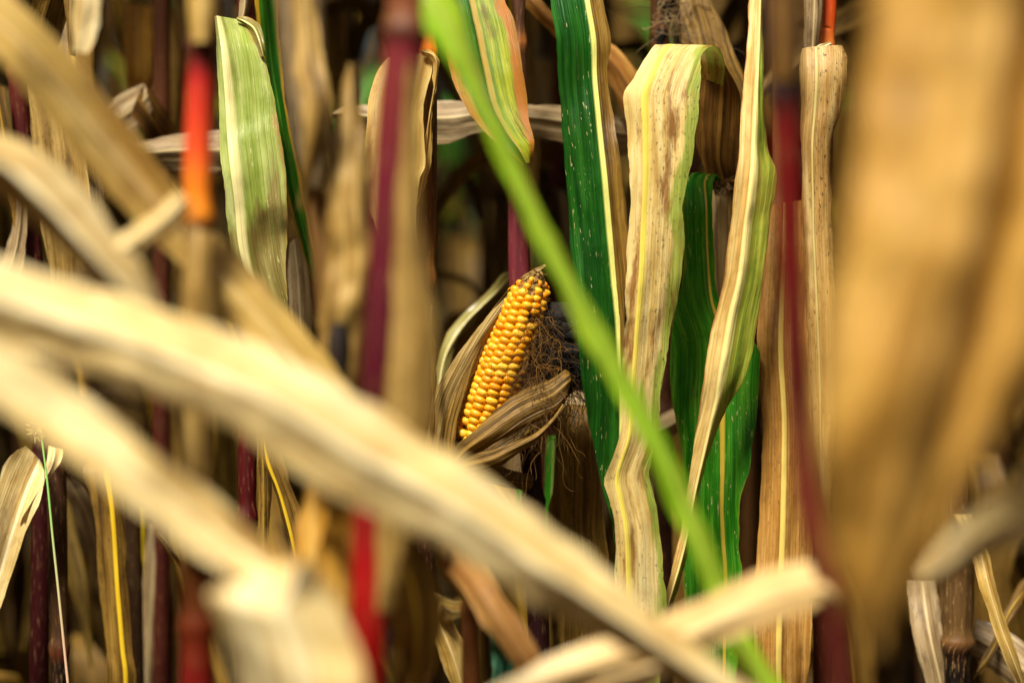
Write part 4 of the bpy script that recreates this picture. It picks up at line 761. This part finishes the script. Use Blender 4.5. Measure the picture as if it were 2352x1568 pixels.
# ------------------------------------------------------------------ the field behind: rows of withered plants
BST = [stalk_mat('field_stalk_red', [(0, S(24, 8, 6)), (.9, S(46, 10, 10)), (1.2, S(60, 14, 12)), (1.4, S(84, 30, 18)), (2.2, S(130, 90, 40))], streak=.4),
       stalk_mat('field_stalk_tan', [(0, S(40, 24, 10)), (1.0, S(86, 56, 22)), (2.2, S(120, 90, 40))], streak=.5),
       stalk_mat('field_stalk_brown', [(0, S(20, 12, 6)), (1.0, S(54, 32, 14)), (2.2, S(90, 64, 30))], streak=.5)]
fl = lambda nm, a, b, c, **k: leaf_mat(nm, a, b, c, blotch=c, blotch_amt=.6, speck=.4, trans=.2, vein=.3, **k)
F1 = fl('field_leaf_umber_shaded', S(116, 92, 34), S(62, 48, 14), S(22, 16, 4)); F2 = fl('field_leaf_ochre_shaded', S(144, 116, 42), S(84, 64, 18), S(32, 22, 4))  # dry leaf palette darkened: shade between the rows put into the colour
F3 = fl('field_leaf_drab_shaded', S(104, 82, 46), S(58, 42, 20), S(22, 15, 6))  # darkened for row shade as well
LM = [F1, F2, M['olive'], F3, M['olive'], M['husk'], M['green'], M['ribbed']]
def make_field_plant(seed, whole):
    """whole = one mesh (too small in the picture to show its leaves), else stalk and every leaf a part"""
    r = random.Random(seed); H = r.uniform(2.45, 2.8)
    root = None
    into = [[], [], [], [], [], 0]
    lean = r.uniform(-.03, .03); pts = []
    nodes = [0.15 + .165 * i + r.uniform(-.02, .02) for i in range(15)]
    for i in range(70):
        t = i / 69; pts.append((Vector((lean * t * H + .004 * math.sin(t * 19), 0, H * t - .02)), .0115 * (1 - .6 * t)))
    V, F, U0, U1 = tube_data(pts, nodes, 10)
    sm = BST[seed % 3]; mats = [sm]
    if whole: into[0] += V; into[1] += F; into[2] += U0; into[3] += U1; into[4] += [0] * len(F)
    else:
        root = bpy.data.objects.new('corn_plant', None); C.objects.link(root)
        build('stalk', V, F, U0, U1, sm, root)
    az = r.uniform(0, 6.28)
    for k, z in enumerate(nodes):
        if z < .3: continue
        if z > H - .05: break
        az += math.pi + r.uniform(-.5, .5)
        dead = z < 1.15 or r.random() < (.8 if z < 1.5 else .62)
        L = r.uniform(.5, .8)
        if dead: path, cx = droop(z, az, L, r.uniform(2.7, 3.15), r.uniform(.22, .4), r)
        else: path, cx = droop(z, az, L, r.uniform(1.5, 2.6), r.uniform(.6, 1.0), r, th0=.25)
        w = r.uniform(.045, .085)
        ws = [w * (.35 + .65 * min(1, 4 * t)) * max(.04, (1 - t ** 2.2)) for t in [i / 15 for i in range(16)]]
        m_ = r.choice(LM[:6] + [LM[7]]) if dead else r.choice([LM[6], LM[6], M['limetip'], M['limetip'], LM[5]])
        sh = Vector((lean * z, 0, 0)); path = [p + sh for p in path]
        if whole:
            if m_ not in mats: mats.append(m_)
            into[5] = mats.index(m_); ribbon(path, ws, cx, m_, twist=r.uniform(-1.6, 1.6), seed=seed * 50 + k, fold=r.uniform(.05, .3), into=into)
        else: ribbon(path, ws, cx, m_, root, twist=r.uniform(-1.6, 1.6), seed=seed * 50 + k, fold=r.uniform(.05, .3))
    if whole:
        root = build('corn_plant', into[0], into[1], into[2], into[3], sm, None, (0, 0, 0))
        for m_ in mats[1:]: root.data.materials.append(m_)
        root.data.polygons.foreach_set('material_index', into[4])
    return root
def copy_tree(o, parent=None):
    c = o.copy(); C.objects.link(c)
    if parent is not None: c.parent = parent
    for ch in o.children: copy_tree(ch, c)
    return c
fr = random.Random(77)
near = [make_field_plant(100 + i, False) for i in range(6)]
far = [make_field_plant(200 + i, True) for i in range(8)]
used = set()
rows = [(2.56, .17, near, 'withered corn plant in the first soft row behind the sharp plants', 'first row of withered corn behind'), (2.85, .17, near, 'withered corn plant in the first soft row behind the sharp plants', 'first row of withered corn behind'),
        (3.45, .17, near, 'withered corn plant in the second soft row behind the sharp plants', 'second row of withered corn behind'),
        (4.2, .18, far, 'blurred corn plant deep in the field behind', 'blurred corn plants deep in the field'), (4.95, .19, far, None, None), (5.7, .2, far, None, None), (6.5, .2, far, None, None)]
lab = grp = None
for d, sp, protos, l_, g_ in rows:
    lab = l_ or lab; grp = g_ or grp
    half = .30 * d + .75; x = -half + fr.uniform(0, sp)
    while x < half:
        pr = fr.choice(protos); key = id(pr)
        if key in used: o = copy_tree(pr)
        else: o = pr; used.add(key)
        o.location = (x, d + fr.uniform(-.12, .12), 0); o.rotation_euler = (0, 0, fr.uniform(0, 6.28)); s_ = fr.uniform(.9, 1.08); o.scale = (s_, s_, s_)
        o['label'] = lab; o['category'] = 'corn plant'; o['group'] = grp
        x += sp * fr.uniform(.65, 1.35)
for p in near + far:
    if id(p) not in used: bpy.data.objects.remove(p, do_unlink=True)
# far crop and unseen corn added around the camera to block sky light
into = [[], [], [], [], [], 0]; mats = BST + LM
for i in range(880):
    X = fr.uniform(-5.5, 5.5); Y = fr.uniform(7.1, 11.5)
    if i >= 380: X = fr.uniform(-4.5, 4.5); Y = fr.uniform(-3.6, -.75)  # unseen, behind the camera: added to block low sky light
    if i >= 700: X = fr.choice([-1, 1]) * fr.uniform(1.25, 3.8); Y = fr.uniform(-1.0, 2.2)  # unseen, left and right of the camera: added to block side light
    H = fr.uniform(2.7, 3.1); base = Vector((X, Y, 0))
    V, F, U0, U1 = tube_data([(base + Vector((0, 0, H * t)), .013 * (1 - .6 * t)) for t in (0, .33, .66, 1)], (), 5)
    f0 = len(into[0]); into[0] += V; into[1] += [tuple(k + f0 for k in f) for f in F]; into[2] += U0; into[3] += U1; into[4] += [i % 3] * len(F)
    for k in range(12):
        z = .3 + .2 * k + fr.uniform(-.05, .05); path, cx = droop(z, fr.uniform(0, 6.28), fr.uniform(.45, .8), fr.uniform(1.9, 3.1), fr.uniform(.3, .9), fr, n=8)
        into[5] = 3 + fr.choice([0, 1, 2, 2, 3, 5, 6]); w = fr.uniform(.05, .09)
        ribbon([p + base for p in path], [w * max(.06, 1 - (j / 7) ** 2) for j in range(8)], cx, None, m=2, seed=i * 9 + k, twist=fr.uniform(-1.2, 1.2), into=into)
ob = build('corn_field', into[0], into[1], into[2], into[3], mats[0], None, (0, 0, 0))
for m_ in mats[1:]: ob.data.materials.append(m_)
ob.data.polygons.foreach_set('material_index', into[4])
ob['kind'] = 'stuff'; ob['label'] = 'dense blurred corn crop far behind, plus unseen corn added around the camera'; ob['category'] = 'corn crop'
